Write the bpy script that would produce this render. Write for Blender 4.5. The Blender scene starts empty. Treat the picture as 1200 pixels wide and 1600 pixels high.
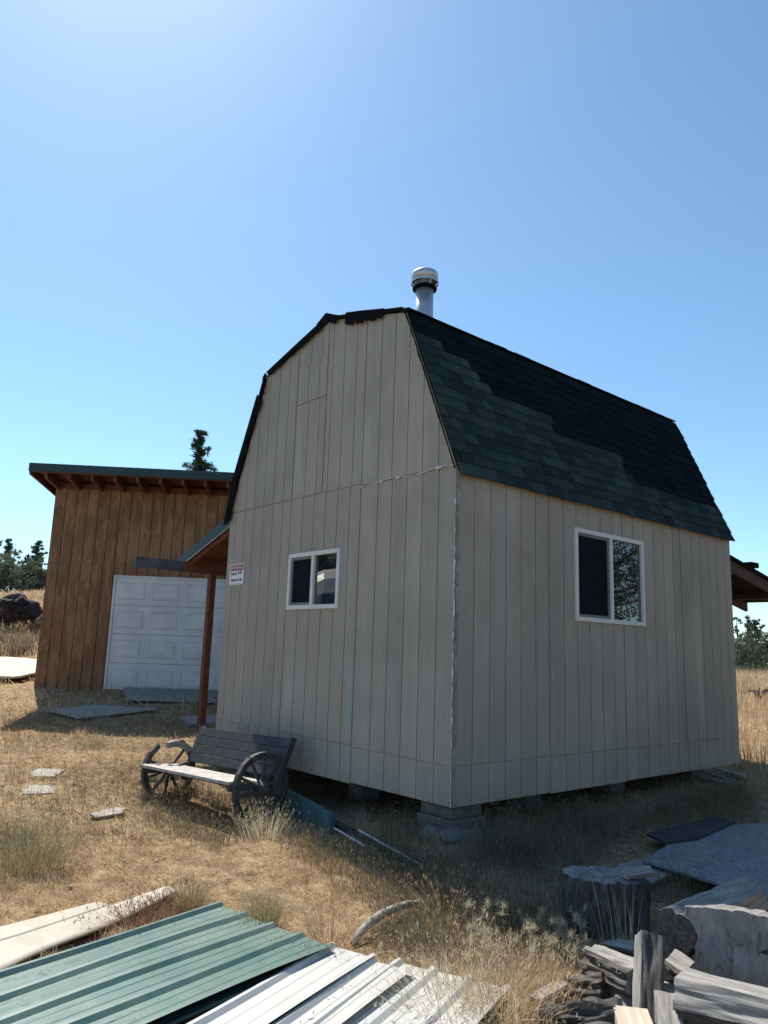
import bpy, bmesh, math, random
import numpy as np
from mathutils import Vector, Matrix, noise as mnoise
random.seed(7); rng = np.random.default_rng(11)
SC = bpy.context.scene; COL = SC.collection
R = math.radians
V = Vector

# ------------------------------------------------------------------ camera model
F = 1172.0; CX, CY = 600.0, 800.0; HC = 1.27
def _rc(p): return V(((p[0]-CX)/F, (p[1]-CY)/F, 1.0))
_a = _rc((-413., 980.)).normalized()
_b = _rc((2003., 1060.)); _b = (_b-_a*_a.dot(_b)).normalized()
_up = _a.cross(_b)
if _up.y > 0: _up = -_up
_fw = V((0, 0, 1)); _Y = (_fw-_up*_fw.dot(_up)).normalized(); _X = _Y.cross(_up)
RW = Matrix((_X, _Y, _up))            # world = RW @ cam(x right, y down, z forward)
CAM = V((0, 0, HC))
def ray(px, py): return (RW @ _rc((px, py))).normalized()
def atz(px, py, z): v = ray(px, py); return CAM+v*((z-HC)/v.z)
def aty(px, py, y): v = ray(px, py); return CAM+v*(y/v.y)
def proj(P):
    q = RW.transposed() @ (V(P)-CAM); return (CX+F*q.x/q.z, CY+F*q.y/q.z)
AX = RW @ _a; BX = RW @ _b; UP = V((0, 0, 1))
AX.z = 0; BX.z = 0; AX.normalize(); BX.normalize()
P0 = atz(706, 1262, 0)
def cab(u, v, z): return P0+AX*u+BX*v+UP*z      # cabin coordinates

# ------------------------------------------------------------------ ground height
CP = [(0,0,-.42),(0,-6,-.42),(-5,0,-.38),(5,0,-.42),(0,4,-.42),(-1.8,4,-.42),(2,4,-.42),(.6,6.5,-.27),(.5,5.8,-.37),(2.3,6.7,-.36),(2.0,7.6,-.26),(3.5,8.1,-.28),(3.3,9,-.2),
 (4.6,9.8,-.22),(5.5,9,-.3),(-1,7.7,-.42),(-2.3,8.6,-.36),(-3.2,7,-.36),(-2.7,11.7,-.03),(-2,9.6,-.25),(2,13,.05),(0,9.5,-.24),
 (-6.6,14.6,.32),(-3,14.6,.31),(-5,13.6,.20),(-7.3,14.6,.33),(-1,15,.3),(-6.6,18,.5),(-2,18,.5),(-7.5,13.8,.2),(-8,17.5,.62),(-10.5,17.5,.62),(-9,22,1.3),(-7,22,1.3),(-3,24,1.4),(-10,27,2.2),
 (-14,40,3.7),(-5,40,3.7),(-22,25,1.6),(6,11.5,-.25),(8,14,-.08),(12,20,.3),(14,28,.62),(10,28,.62),(18,28,.55),(20,45,-.1),(12,45,.1),
 (32,40,.2),(60,100,-2.2),(30,100,-2),(-60,100,3.4),(-20,100,3.2),(3,60,1.5),(100,0,-2),(0,-60,-1),(-100,0,1.5),(-60,-60,-1),(60,-60,-2),
 (-5,9,-.22),(-5,11.5,-.0),(-9,9,-.1),(-14,12,.25),
 (0,600,-8),(300,500,-14),(-300,500,2),(600,0,-12),(-600,0,2),(0,-600,-6),(400,-400,-8),(-400,-400,-4)]
_cp = np.array(CP); _C2 = .8**2
def _phi(d2): return np.sqrt(d2+_C2)
_D = ((_cp[:, None, :2]-_cp[None, :, :2])**2).sum(-1)
_W = np.linalg.solve(_phi(_D), _cp[:, 2])
def gz_np(xy):
    out = np.empty(len(xy))
    for i in range(0, len(xy), 20000):
        q = xy[i:i+20000]; d = ((q[:, None, :]-_cp[None, :, :2])**2).sum(-1); out[i:i+20000] = _phi(d)@_W
    x, y = xy[:, 0], xy[:, 1]; r = np.hypot(x, y); k = np.clip(r/30, .25, 1)
    out += .022*k*(np.sin(x*1.9+.6*np.sin(y*1.3))*np.cos(y*1.5+1)+.5*np.sin(x*4.1+y*3.3)*np.sin(y*4.7-x*1.1))
    far = np.clip((r-30)/60, 0, 1); out += far*.9*np.sin(x*.031+1)*np.sin(y*.027)
    return out
def gz(x, y): return float(gz_np(np.array([[x, y]]))[0])
def gp(px, py, dz=0.0):
    v = ray(px, py); z = -.4
    if v.z >= -.004: 
        # march
        t = 5.0
        while t < 200:
            p = CAM+v*t
            if gz(p.x, p.y)+dz > p.z: return p
            t += .3
        return CAM+v*60
    for _ in range(30):
        p = CAM+v*((z-HC)/v.z)
        if p.length > 80: p = CAM+v*60
        z = .5*z+.5*(gz(p.x, p.y)+dz)
    return p

# ------------------------------------------------------------------ mesh helpers
ORG = {}
class MB:
    def __init__(s): s.v = []; s.f = []; s.m = []
    def add(s, vs, fs, m=0):
        o = len(s.v); s.v += [tuple(p) for p in vs]
        for f in fs: s.f.append(tuple(o+i for i in f)); s.m.append(m)
    def box(s, o, X, Y, Z, m=0):
        """corner o, edge vectors"""
        o, X, Y, Z = V(o), V(X), V(Y), V(Z)
        p = [o, o+X, o+X+Y, o+Y, o+Z, o+X+Z, o+X+Y+Z, o+Y+Z]
        fs = [(0,3,2,1),(4,5,6,7),(0,1,5,4),(1,2,6,5),(2,3,7,6),(3,0,4,7)]
        if X.cross(Y).dot(Z) < 0: fs = [f[::-1] for f in fs]
        s.add(p, fs, m)
    def cbox(s, c, sx, sy, sz, X=V((1,0,0)), Y=V((0,1,0)), Z=V((0,0,1)), m=0):
        c = V(c); s.box(c-X*sx/2-Y*sy/2-Z*sz/2, X*sx, Y*sy, Z*sz, m)
    def beam(s, a, b, w, h, up=UP, m=0):
        a, b = V(a), V(b); d = (b-a); L = d.length; d.normalize()
        side = d.cross(up).normalized(); u = side.cross(d).normalized()
        s.box(a-side*w/2-u*h/2, d*L, side*w, u*h, m)
    def prism(s, poly, n, m=0, mside=None):
        """poly: points ccw seen from +n; extruded by vector n backwards"""
        k = len(poly); p = [V(q) for q in poly]; q = [a-V(n) for a in p]
        s.add(p+q, [tuple(range(k)), tuple(range(2*k-1, k-1, -1))], m)
        o = len(s.v)-2*k
        for i in range(k):
            j = (i+1) % k; s.f.append((o+i, o+k+i, o+k+j, o+j)); s.m.append(m if mside is None else mside)
    def tube(s, pts, rad, n=8, m=0, caps=True):
        pts = [V(p) for p in pts]
        if not isinstance(rad, (list, tuple)): rad = [rad]*len(pts)
        o = len(s.v); ref = V((.13, .21, .97))
        for i, p in enumerate(pts):
            d = (pts[min(i+1, len(pts)-1)]-pts[max(i-1, 0)])
            if d.length < 1e-9: d = V((0,0,1))
            d.normalize(); a = d.cross(ref)
            if a.length < .05: a = d.cross(V((1,0,0)))
            a.normalize(); b = d.cross(a)
            for k in range(n):
                t = 2*math.pi*k/n; s.v.append(tuple(p+(a*math.cos(t)+b*math.sin(t))*rad[i]))
        for i in range(len(pts)-1):
            for k in range(n):
                k2 = (k+1) % n; s.f.append((o+i*n+k, o+i*n+k2, o+(i+1)*n+k2, o+(i+1)*n+k)); s.m.append(m)
        if caps:
            s.f.append(tuple(o+k for k in range(n-1, -1, -1))); s.m.append(m)
            e = o+(len(pts)-1)*n; s.f.append(tuple(e+k for k in range(n))); s.m.append(m)
    def lathe(s, c, prof, n=32, Z=UP, m=0):
        c = V(c); o = len(s.v); a = V((1,0,0)); b = Z.cross(a)
        for r, z in prof:
            for k in range(n):
                t = 2*math.pi*k/n; s.v.append(tuple(c+(a*math.cos(t)+b*math.sin(t))*r+Z*z))
        for i in range(len(prof)-1):
            for k in range(n):
                k2 = (k+1) % n; s.f.append((o+i*n+k, o+i*n+k2, o+(i+1)*n+k2, o+(i+1)*n+k)); s.m.append(m)
    def build(s, name, mats, parent=None, smooth=False, bevel=0, origin=None):
        if not isinstance(mats, (list, tuple)): mats = [mats]
        if parent is not None: org = ORG[parent]
        else: org = V(origin) if origin is not None else V((0,0,0))
        me = bpy.data.meshes.new(name)
        me.from_pydata([tuple(V(p)-org) for p in s.v], [], s.f); me.update()
        for m in mats: me.materials.append(m)
        me.polygons.foreach_set('material_index', s.m)
        if smooth: me.polygons.foreach_set('use_smooth', [True]*len(me.polygons))
        o = bpy.data.objects.new(name, me); COL.objects.link(o)
        if parent is not None: o.parent = parent
        else: o.location = org
        ORG[o] = org
        if bevel:
            b = o.modifiers.new('bevel', 'BEVEL'); b.width = bevel; b.segments = 2; b.limit_method = 'ANGLE'; b.angle_limit = R(40)
        return o
def thing(name, label, cat, loc, group=None):
    o = bpy.data.objects.new(name, None); COL.objects.link(o); o.location = loc; o.empty_display_size = .2
    o['label'] = label; o['category'] = cat
    if group: o['group'] = group
    ORG[o] = V(loc); return o
def tag(o, label, cat, group=None):
    o['label'] = label; o['category'] = cat
    if group: o['group'] = group
    return o

# ------------------------------------------------------------------ materials
def nt(name):
    m = bpy.data.materials.new(name); m.use_nodes = True; t = m.node_tree; t.nodes.clear()
    out = t.nodes.new('ShaderNodeOutputMaterial'); b = t.nodes.new('ShaderNodeBsdfPrincipled')
    t.links.new(b.outputs[0], out.inputs[0]); return m, t, b, out
def N(t, typ, **kw):
    n = t.nodes.new(typ)
    for k, v in kw.items(): setattr(n, k, v)
    return n
def ramp(t, fac, stops, interp='LINEAR'):
    r = t.nodes.new('ShaderNodeValToRGB'); r.color_ramp.interpolation = interp
    e = r.color_ramp.elements
    while len(e) < len(stops): e.new(.5)
    for x, (p, c) in zip(e, stops): x.position = p; x.color = (*c, 1) if len(c) == 3 else c
    t.links.new(fac, r.inputs[0]); return r.outputs[0]
def coords(t, scale=(1,1,1), kind='Object', rot=(0,0,0)):
    tc = t.nodes.new('ShaderNodeTexCoord'); mp = t.nodes.new('ShaderNodeMapping'); mp.inputs['Scale'].default_value = scale; mp.inputs['Rotation'].default_value = rot
    t.links.new(tc.outputs[kind], mp.inputs[0]); return mp.outputs[0]
def noise(t, vec, sc, det=4, rough=.55, dist=0):
    n = t.nodes.new('ShaderNodeTexNoise'); n.inputs['Scale'].default_value = sc; n.inputs['Detail'].default_value = det
    n.inputs['Roughness'].default_value = rough; n.inputs['Distortion'].default_value = dist
    t.links.new(vec, n.inputs['Vector']); return n.outputs['Fac']
def mix(t, fac, a, b, mode='MIX'):
    n = t.nodes.new('ShaderNodeMix'); n.data_type = 'RGBA'; n.blend_type = mode
    for s, v in ((n.inputs[0], fac), (n.inputs[6], a), (n.inputs[7], b)):
        if isinstance(v, (int, float)): s.default_value = v
        elif isinstance(v, tuple): s.default_value = (*v, 1)
        else: t.links.new(v, s)
    return n.outputs[2]
def bump(t, b, h, st=.3, d=.01):
    n = t.nodes.new('ShaderNodeBump'); n.inputs['Strength'].default_value = st; n.inputs['Distance'].default_value = d
    t.links.new(h, n.inputs['Height']); t.links.new(n.outputs[0], b.inputs['Normal'])
def math_(t, op, a, b=None):
    n = t.nodes.new('ShaderNodeMath'); n.operation = op
    for i, v in enumerate((a, b)):
        if v is None: continue
        if isinstance(v, (int, float)): n.inputs[i].default_value = v
        else: t.links.new(v, n.inputs[i])
    return n.outputs[0]

def m_plain(name, col, rough=.6, metal=0, var=.15, sc=6, bsc=None, bst=.2, spec=None, stretch=(1,1,1)):
    m, t, b, o = nt(name); c = coords(t, stretch); f = noise(t, c, sc)
    col2 = tuple(x*(1-var*1.5) for x in col); col3 = tuple(min(1, x*(1+var)) for x in col)
    t.links.new(ramp(t, f, [(.3, col2), (.7, col3)]), b.inputs['Base Color'])
    b.inputs['Roughness'].default_value = rough; b.inputs['Metallic'].default_value = metal
    if spec is not None: b.inputs['Specular IOR Level'].default_value = spec
    bump(t, b, noise(t, c, bsc or sc*8, 3), bst, .004)
    return m
def m_siding(name, base, stains):
    """painted plywood siding: vertical grain, faint dirt, patches of old paint at given (point, size) in object space"""
    m, t, b, o = nt(name); c = coords(t, (1,1,1)); cg = coords(t, (1,1,.05))
    g = noise(t, cg, 55, 5, .65); d = noise(t, c, 1.1, 5, .6); d2 = noise(t, cg, 8, 3)
    col = ramp(t, d, [(.25, tuple(x*.78 for x in base)), (.6, base), (.85, tuple(x*1.1 for x in base))])
    col = mix(t, .55, col, ramp(t, g, [(.3, (.5,.5,.5)), (.7, (.62,.62,.62))]), 'OVERLAY')
    col = mix(t, .30, col, ramp(t, d2, [(.35, (.42,.42,.44)), (.65, (.58,.57,.55))]), 'OVERLAY')
    gi = t.nodes.new('ShaderNodeNewGeometry'); col = mix(t, .5, col, ramp(t, gi.outputs['Random Per Island'], [(0, (.44,.44,.45)), (1, (.56,.555,.55))]), 'OVERLAY')
    tc = t.nodes.new('ShaderNodeTexCoord')
    for (p, half, axis, sc) in stains:
        mp = t.nodes.new('ShaderNodeVectorMath'); mp.operation = 'SUBTRACT'; t.links.new(tc.outputs['Object'], mp.inputs[0]); mp.inputs[1].default_value = p
        dt = t.nodes.new('ShaderNodeVectorMath'); dt.operation = 'DOT_PRODUCT'; t.links.new(mp.outputs[0], dt.inputs[0]); dt.inputs[1].default_value = axis
        ax = math_(t, 'ABSOLUTE', dt.outputs['Value']); a1 = math_(t, 'LESS_THAN', ax, half[0])
        sp = t.nodes.new('ShaderNodeSeparateXYZ'); t.links.new(mp.outputs[0], sp.inputs[0])
        az = math_(t, 'DIVIDE', math_(t, 'ABSOLUTE', sp.outputs[2]), half[1])
        fz = math_(t, 'SUBTRACT', 1.0, az)
        fz = math_(t, 'ADD', fz, math_(t, 'MULTIPLY', math_(t, 'SUBTRACT', noise(t, cg, 14, 3), .5), 1.2))
        cl = t.nodes.new('ShaderNodeClamp'); t.links.new(fz, cl.inputs[0])
        fac = math_(t, 'MULTIPLY', math_(t, 'MULTIPLY', a1, cl.outputs[0]), .6)
        col = mix(t, fac, col, sc)
    t.links.new(col, b.inputs['Base Color']); b.inputs['Roughness'].default_value = .75
    bump(t, b, g, .35, .003); return m
def m_wood(name, light, dark, gsc=(1,1,.06), sc=30, rough=.8, patches=None, bst=.6, dist=0, crack=.0):
    m, t, b, o = nt(name); cg = coords(t, gsc); c = coords(t)
    g = noise(t, cg, sc, 6, .7, dist); d = noise(t, c, 2.2, 4)
    col = ramp(t, g, [(.32, dark), (.62, light)])
    col = mix(t, .5, col, ramp(t, d, [(.3, (.36,.36,.37)), (.7, (.64,.63,.62))]), 'OVERLAY')
    if patches:
        p = noise(t, coords(t, (1,1,.28)), 5.5, 6, .75, .6)
        lo = noise(t, c, .9, 2)
        f = ramp(t, math_(t, 'ADD', p, math_(t, 'MULTIPLY', lo, .35)), [(.66, (0,0,0)), (.74, (1,1,1))])
        sv = t.nodes.new('ShaderNodeSeparateColor'); t.links.new(f, sv.inputs[0])
        col = mix(t, math_(t, 'MULTIPLY', sv.outputs[0], .6), col, patches)
    h = g
    if crack:
        k = noise(t, cg, sc*.6, 3, .5); kk = ramp(t, k, [(.49-crack, (1,1,1)), (.5, (0,0,0)), (.51+crack, (1,1,1))])
        col = mix(t, .75, col, kk, 'MULTIPLY'); sv = t.nodes.new('ShaderNodeSeparateColor'); t.links.new(kk, sv.inputs[0])
        h = math_(t, 'ADD', math_(t, 'MULTIPLY', g, .5), sv.outputs[0])
    t.links.new(col, b.inputs['Base Color']); b.inputs['Roughness'].default_value = rough; bump(t, b, h, bst, .006)
    return m
def m_island(name, cols, rough=.8, tr=0, nsc=None, spec=.3):
    m, t, b, o = nt(name); g = t.nodes.new('ShaderNodeNewGeometry')
    k = len(cols); col = ramp(t, g.outputs['Random Per Island'], [(i/(k-1), c) for i, c in enumerate(cols)])
    if nsc:
        f = noise(t, coords(t), nsc, 3); col = mix(t, .5, col, ramp(t, f, [(.3, (.3,.3,.3)), (.7, (.7,.7,.7))]), 'OVERLAY')
        bump(t, b, f, .5, .004)
    t.links.new(col, b.inputs['Base Color']); b.inputs['Roughness'].default_value = rough; b.inputs['Specular IOR Level'].default_value = spec
    if tr:
        tl = t.nodes.new('ShaderNodeBsdfTranslucent'); t.links.new(col, tl.inputs[0]); mx = t.nodes.new('ShaderNodeMixShader'); mx.inputs[0].default_value = tr
        t.links.new(b.outputs[0], mx.inputs[1]); t.links.new(tl.outputs[0], mx.inputs[2]); t.links.new(mx.outputs[0], o.inputs[0])
    return m
def m_glass(name, tint, spec=.5, rough=.015):
    m, t, b, o = nt(name); f = noise(t, coords(t), 3, 2)
    t.links.new(ramp(t, f, [(.3, tint), (.7, tuple(x*1.3 for x in tint))]), b.inputs['Base Color'])
    b.inputs['Roughness'].default_value = rough; b.inputs['Specular IOR Level'].default_value = spec; b.inputs['IOR'].default_value = 1.85
    bump(t, b, noise(t, coords(t), 2.5, 1), .04, .01)
    return m

M = {}
BEIGE = (.335, .308, .262)
GO = cab(2, 0, 0)   # origin of the cabin root (stain points are relative to it)
def rel(u, v, z): return tuple(cab(u, v, z)-GO)
M['siding'] = m_siding('beige_siding', BEIGE, [
    (rel(1.40, 0, .72), (.075, .55), tuple(AX), (.30,.37,.40)), (rel(2.50, 0, .75), (.07, .5), tuple(AX), (.37,.38,.38)),
    (rel(1.30, 0, 3.35), (.08, .5), tuple(AX), (.42,.40,.37)), (rel(2.55, 0, 3.3), (.07, .45), tuple(AX), (.43,.41,.38)),
    (rel(0, .62, 1.6), (.09, 1.6), tuple(BX), (.36,.34,.34)), (rel(0, 2.7, .9), (.1, .9), tuple(BX), (.37,.35,.34)), (rel(0, 4.2, 1.3), (.1, 1.2), tuple(BX), (.5,.44,.37))])
M['nail'] = m_plain('rusty_nail', (.12,.08,.06), .7)
M['felt'] = m_plain('black_roofing_felt', (.006,.007,.008), .95, bst=.6, spec=.1)
M['caulk'] = m_plain('torn_white_edge', (.62,.62,.60), .8, var=.3, sc=30)
M['shingle'] = m_island('green_shingle', [(.012,.023,.023),(.036,.056,.053),(.018,.033,.033),(.048,.070,.065),(.014,.026,.027),(.030,.047,.045)], .95, nsc=120, spec=.1)
M['shingle_dark'] = m_island('dark_shingle', [(.003,.008,.010),(.008,.014,.017),(.004,.010,.012),(.010,.017,.020)], 1, nsc=120, spec=.05)
M['vinyl'] = m_plain('white_vinyl', (.66,.67,.67), .45, var=.05)
M['screen'] = m_plain('window_screen', (.004,.006,.010), .8, var=.2, sc=2, spec=.15)
M['glass'] = m_glass('window_glass', (.006,.009,.012), .9)
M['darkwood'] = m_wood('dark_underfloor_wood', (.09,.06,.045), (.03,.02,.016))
M['galv'] = m_plain('galvanised_steel', (.50,.53,.56), .42, .65, var=.12, sc=14, bst=.05)
M['concrete'] = m_plain('grey_concrete', (.17,.165,.155), .9, var=.25, sc=9, bst=.8)
M['brown'] = m_wood('brown_stained_siding', (.225,.112,.052), (.125,.060,.029), gsc=(1,1,.045), sc=26, patches=(.33,.19,.10), dist=.4, bst=.5)
M['brownwood'] = m_wood('brown_stained_timber', (.17,.060,.034), (.08,.032,.02), gsc=(1,1,1), sc=10, bst=.3)
M['teal'] = m_plain('green_painted_metal', (.006,.036,.038), .5, 0, var=.15, sc=3, bst=.05)
M['door'] = m_plain('white_painted_steel', (.60,.615,.63), .5, 0, var=.09, sc=3, bst=.05)
M['greywood'] = m_wood('weathered_grey_wood', (.34,.33,.31), (.13,.125,.12), gsc=(1,1,1), sc=14, bst=.7)
M['bluegrey'] = m_plain('grey_blue_beam', (.085,.10,.12), .8, var=.3, sc=5)
M['cream'] = m_plain('cream_board', (.50,.45,.37), .7, var=.3, sc=7, bst=.3)
M['palestone'] = m_plain('pale_flat_slab', (.33,.30,.255), .85, var=.2, sc=10, bst=.5)
M['lava'] = m_plain('dark_lava_rock', (.035,.030,.030), .95, var=.5, sc=5, bst=1.0)

# metal sheet materials
def m_sheet(name, col, rough, dirt, dcol):
    m, t, b, o = nt(name); c = coords(t); f = noise(t, c, 4, 5, .6); d = noise(t, c, 1.6, 6, .7)
    base = ramp(t, f, [(.3, tuple(x*.88 for x in col)), (.7, col)])
    dm = ramp(t, d, [(.40, (0,0,0)), (.68, (dirt,)*3)]); sv = t.nodes.new('ShaderNodeSeparateColor'); t.links.new(dm, sv.inputs[0])
    cc = mix(t, sv.outputs[0], base, dcol); t.links.new(cc, b.inputs['Base Color'])
    b.inputs['Roughness'].default_value = rough; b.inputs['Coat Weight'].default_value = .15; b.inputs['Coat Roughness'].default_value = .35
    bump(t, b, noise(t, c, 3, 2), .12, .02); return m
M['sheet_green'] = m_sheet('green_roofing_sheet', (.060,.145,.125), .38, .42, (.30,.34,.29))
M['sheet_white'] = m_sheet('white_roofing_sheet', (.52,.53,.52), .48, .5, (.40,.35,.27))
M['creamsheet'] = m_sheet('cream_painted_sheet', (.47,.43,.35), .65, .75, (.22,.18,.13))
M['osb'] = m_wood('weathered_strand_board', (.27,.28,.29), (.09,.10,.115), gsc=(1,.22,1), sc=38, bst=.8)
M['darkboard'] = m_plain('dark_board', (.03,.033,.038), .8, var=.3)

# ground material
def m_ground():
    m, t, b, o = nt('dry_ground'); c = coords(t)
    n1 = noise(t, c, .5, 5, .6); n2 = noise(t, c, 9, 6, .7); n3 = noise(t, c, 60, 4, .7)
    col = ramp(t, n2, [(.3, (.15,.105,.065)), (.5, (.32,.23,.135)), (.7, (.52,.39,.24))])
    col = mix(t, .5, col, ramp(t, n1, [(.35, (.36,.34,.32)), (.65, (.62,.60,.56))]), 'OVERLAY')
    col = mix(t, .6, col, ramp(t, n3, [(.35, (.25,.25,.25)), (.65, (.7,.7,.7))]), 'OVERLAY')
    t.links.new(col, b.inputs['Base Color']); b.inputs['Roughness'].default_value = 1; b.inputs['Specular IOR Level'].default_value = .1
    bump(t, b, math_(t, 'ADD', n2, math_(t, 'MULTIPLY', n3, .6)), .8, .03); return m
M['ground'] = m_ground()

# ------------------------------------------------------------------ ground sheet
def build_ground():
    nA, nR = 420, 250
    rad = np.concatenate([[0.0], .4*np.exp(np.linspace(0, math.log(700/.4), nR-1))])
    an = np.linspace(0, 2*math.pi, nA, endpoint=False)
    X = rad[:, None]*np.cos(an); Y = rad[:, None]*np.sin(an)
    xy = np.stack([X.ravel(), Y.ravel()], 1); z = gz_np(xy)
    z += .012*rng.standard_normal(len(z))*(np.hypot(*xy.T) < 25)
    co = np.column_stack([xy, z])
    idx = np.arange(nR*nA).reshape(nR, nA)
    a = idx[:-1]; b = idx[1:]; a2 = np.roll(a, -1, 1); b2 = np.roll(b, -1, 1)
    f = np.stack([a, b, b2, a2], -1).reshape(-1, 4)
    me = bpy.data.meshes.new('ground'); me.from_pydata(co.tolist(), [], f.tolist()); me.update(); me.materials.append(M['ground'])
    me.polygons.foreach_set('use_smooth', [True]*len(me.polygons))
    o = bpy.data.objects.new('ground', me); COL.objects.link(o); o['kind'] = 'structure'
build_ground()

# ------------------------------------------------------------------ the cabin
WU, WV, ZE = 4.07, 5.17, 2.91
BRK, ZB, ZR = .72, 4.60, 4.95
def prof(u):
    u = min(u, WU-u)
    if u < BRK: return ZE+(ZB-ZE)*u/BRK
    return ZB+(ZR-ZB)*(u-BRK)/(WU/2-BRK)
cabin = thing('gambrel_cabin', 'beige cabin with vertical siding, barn-shaped green shingle roof and metal chimney, raised on piers', 'cabin', GO)
T = .009
def strips(mb, pt, nrm, a0, a1, z0, z1, top, holes, phase, off=0., pitch=.217, g=.0055, mirror=1):
    """siding panel as proud strips: pt(a, z) on the wall plane, nrm outward"""
    cuts = [a0]; k = math.ceil((a0-phase)/pitch+.25)
    while phase+k*pitch < a1-.08: cuts.append(phase+k*pitch); k += 1
    cuts.append(a1)
    brk = [BRK, WU/2, WU-BRK]
    def piece(a, b, za, zb):
        ta = min(zb, top(a)); tb = min(zb, top(b))
        if ta < za+.005 and tb < za+.005: return
        ta = max(ta, za+.003); tb = max(tb, za+.003)
        poly = [(a, za), (b, za), (b, tb)]
        for q in reversed(brk):
            if a < q < b and top is prof: poly.append((q, min(zb, prof(q))))
        poly.append((a, ta))
        P = [pt(x, z)+nrm*(T+off) for x, z in poly]
        if mirror < 0: P = P[::-1]
        mb.prism(P, nrm*(T+off))
    for a, b in zip(cuts[:-1], cuts[1:]):
        a += g; b -= g
        segs = [(a, b, z0, z1)]
        for (h0, h1, hz0, hz1) in holes:
            out = []
            for (x0, x1, y0, y1) in segs:
                if x1 <= h0 or x0 >= h1 or y1 <= hz0 or y0 >= hz1: out.append((x0, x1, y0, y1)); continue
                if y0 < hz0: out.append((x0, x1, y0, hz0))
                if y1 > hz1: out.append((x0, x1, hz1, y1))
                if x0 < h0: out.append((x0, h0, max(y0, hz0), min(y1, hz1)))
                if x1 > h1: out.append((h1, x1, max(y0, hz0), min(y1, hz1)))
            segs = out
        for s_ in segs: piece(*s_)
    # nails along the panel's edges and strips
    for a in cuts[:-1]:
        for zz in np.arange(z0+.04, z1-.02, .62):
            if random.random() < .45 and not any(h0-.03 < a < h1+.03 and hz0-.03 < zz < hz1+.03 for h0, h1, hz0, hz1 in holes) and zz < top(a+.03)-.05:
                c = pt(a+.025, zz+random.uniform(-.03, .03))+nrm*(T+off+.001); s2 = pt(a+1, zz)-pt(a, zz)
                mb.box(c, s2*.008, UP*.010, nrm*.001, 1)
    for aa in (a0+.02, a1-.02):
        for zz in np.arange(z0+.05, z1-.02, .21):
            if zz < top(aa)-.05 and random.random() < .8:
                mb.box(pt(aa, zz+random.uniform(-.02, .02))+nrm*(T+off+.001), (pt(1, 0)-pt(0, 0))*.008, UP*.009, nrm*.001, 1)
# gable wall (faces camera left), outward normal -B
gw = MB()
ptg = lambda u, z: cab(u, 0, z); ng = -BX
win1 = (1.655, 2.605, 1.668, 2.285)
H1 = [(1.655+.01, 2.605-.01, 1.668+.01, 2.285-.01)]
# backing sheet (solid gable with thickness)
def back_sheet(mb, v, n, holes):
    # boards below the eave around the opening, then the gable top
    (h0, h1, z0, z1) = holes[0] if holes else (1, 1.001, 1, 1.001)
    D = n*.09
    def q(a, b, c, d):
        mb.prism([cab(a, v, c), cab(a, v, d), cab(b, v, d), cab(b, v, c)] if n.dot(BX) < 0 else [cab(a, v, c), cab(b, v, c), cab(b, v, d), cab(a, v, d)], D)
    q(0.0, h0, 0, ZE); q(h1, WU, 0, ZE); q(h0, h1, 0, z0); q(h0, h1, z1, ZE)
    pl = [(0, ZE), (WU, ZE), (WU-BRK, ZB), (WU/2, ZR), (BRK, ZB)]
    if n.dot(BX) < 0: pl = pl[::-1]
    mb.prism([cab(a, v, z) for a, z in pl], D)
back_sheet(gw, 0, ng, H1)
e = .006
zt = lambda u: 99
strips(gw, ptg, ng, .0, 1.352-e, 0, .322, zt, [], 0, -.002)
strips(gw, ptg, ng, 1.352+e, 2.64-e, -.012, .338, zt, [], .006, .001)
strips(gw, ptg, ng, 2.64+e, WU, 0, .345, zt, [], .03, -.001)
strips(gw, ptg, ng, .0, 1.352-e, .328, 2.903, zt, [], 0, 0)
strips(gw, ptg, ng, 1.352+e, 2.64-e, .344, 2.925, zt, H1, .012, .003)
strips(gw, ptg, ng, 2.64+e, WU, .352, 2.925, zt, H1, .0, .0)
strips(gw, ptg, ng, .0, 1.352-e, 2.909, 9, prof, [], .006, .006)
strips(gw, ptg, ng, 1.352+e, 2.045-e, 2.933, 9, prof, [], .0, .0)
strips(gw, ptg, ng, 2.045+e, 2.64-e, 2.933, 4.055, prof, [], .0, .002)
strips(gw, ptg, ng, 2.045+e, 2.64-e, 4.063, 4.535, prof, [], .03, .004)
strips(gw, ptg, ng, 2.045+e, 2.64-e, 4.54, 9, prof, [], .0, .0)
strips(gw, ptg, ng, 2.64+e, WU, 2.933, 9, prof, [], .0, .003)
gw.build('gable_wall', [M['siding'], M['nail']], cabin)
# side wall (faces camera right) outward normal -A
sw = MB(); pts = lambda v, z: cab(0, v, z); ns = -AX
win2 = (1.722, 3.012, 1.612, 2.56)
H2 = [(win2[0]+.01, win2[1]-.01, win2[2]+.01, win2[3]-.01)]
def side_back(mb, u, n, hole):
    h0, h1, z0, z1 = hole
    def q(a, b, c, d):
        P = [cab(u, a, c), cab(u, b, c), cab(u, b, d), cab(u, a, d)]
        if n.dot(AX) > 0: P = P[::-1]
        mb.prism(P, n*.09)
    q(.092, h0, 0, ZE); q(h1, WV-.092, 0, ZE); q(h0, h1, 0, z0); q(h0, h1, z1, ZE)
side_back(sw, 0, ns, H2[0])
strips(sw, pts, ns, .012, 1.30-e, 0, .322, zt, [], .01, -.001, mirror=1)
strips(sw, pts, ns, 1.30+e, 2.6-e, -.008, .322, zt, [], .03, .001)
strips(sw, pts, ns, 2.6+e, WV, .0, .318, zt, [], .0, .0)
strips(sw, pts, ns, .012, 1.30-e, .328, 2.93, zt, [], .01, .0)
strips(sw, pts, ns, 1.30+e, 2.6-e, .328, 2.93, zt, H2, .02, .002)
strips(sw, pts, ns, 2.6+e, 3.86-e, .324, 2.93, zt, H2, .0, .001)
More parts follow.
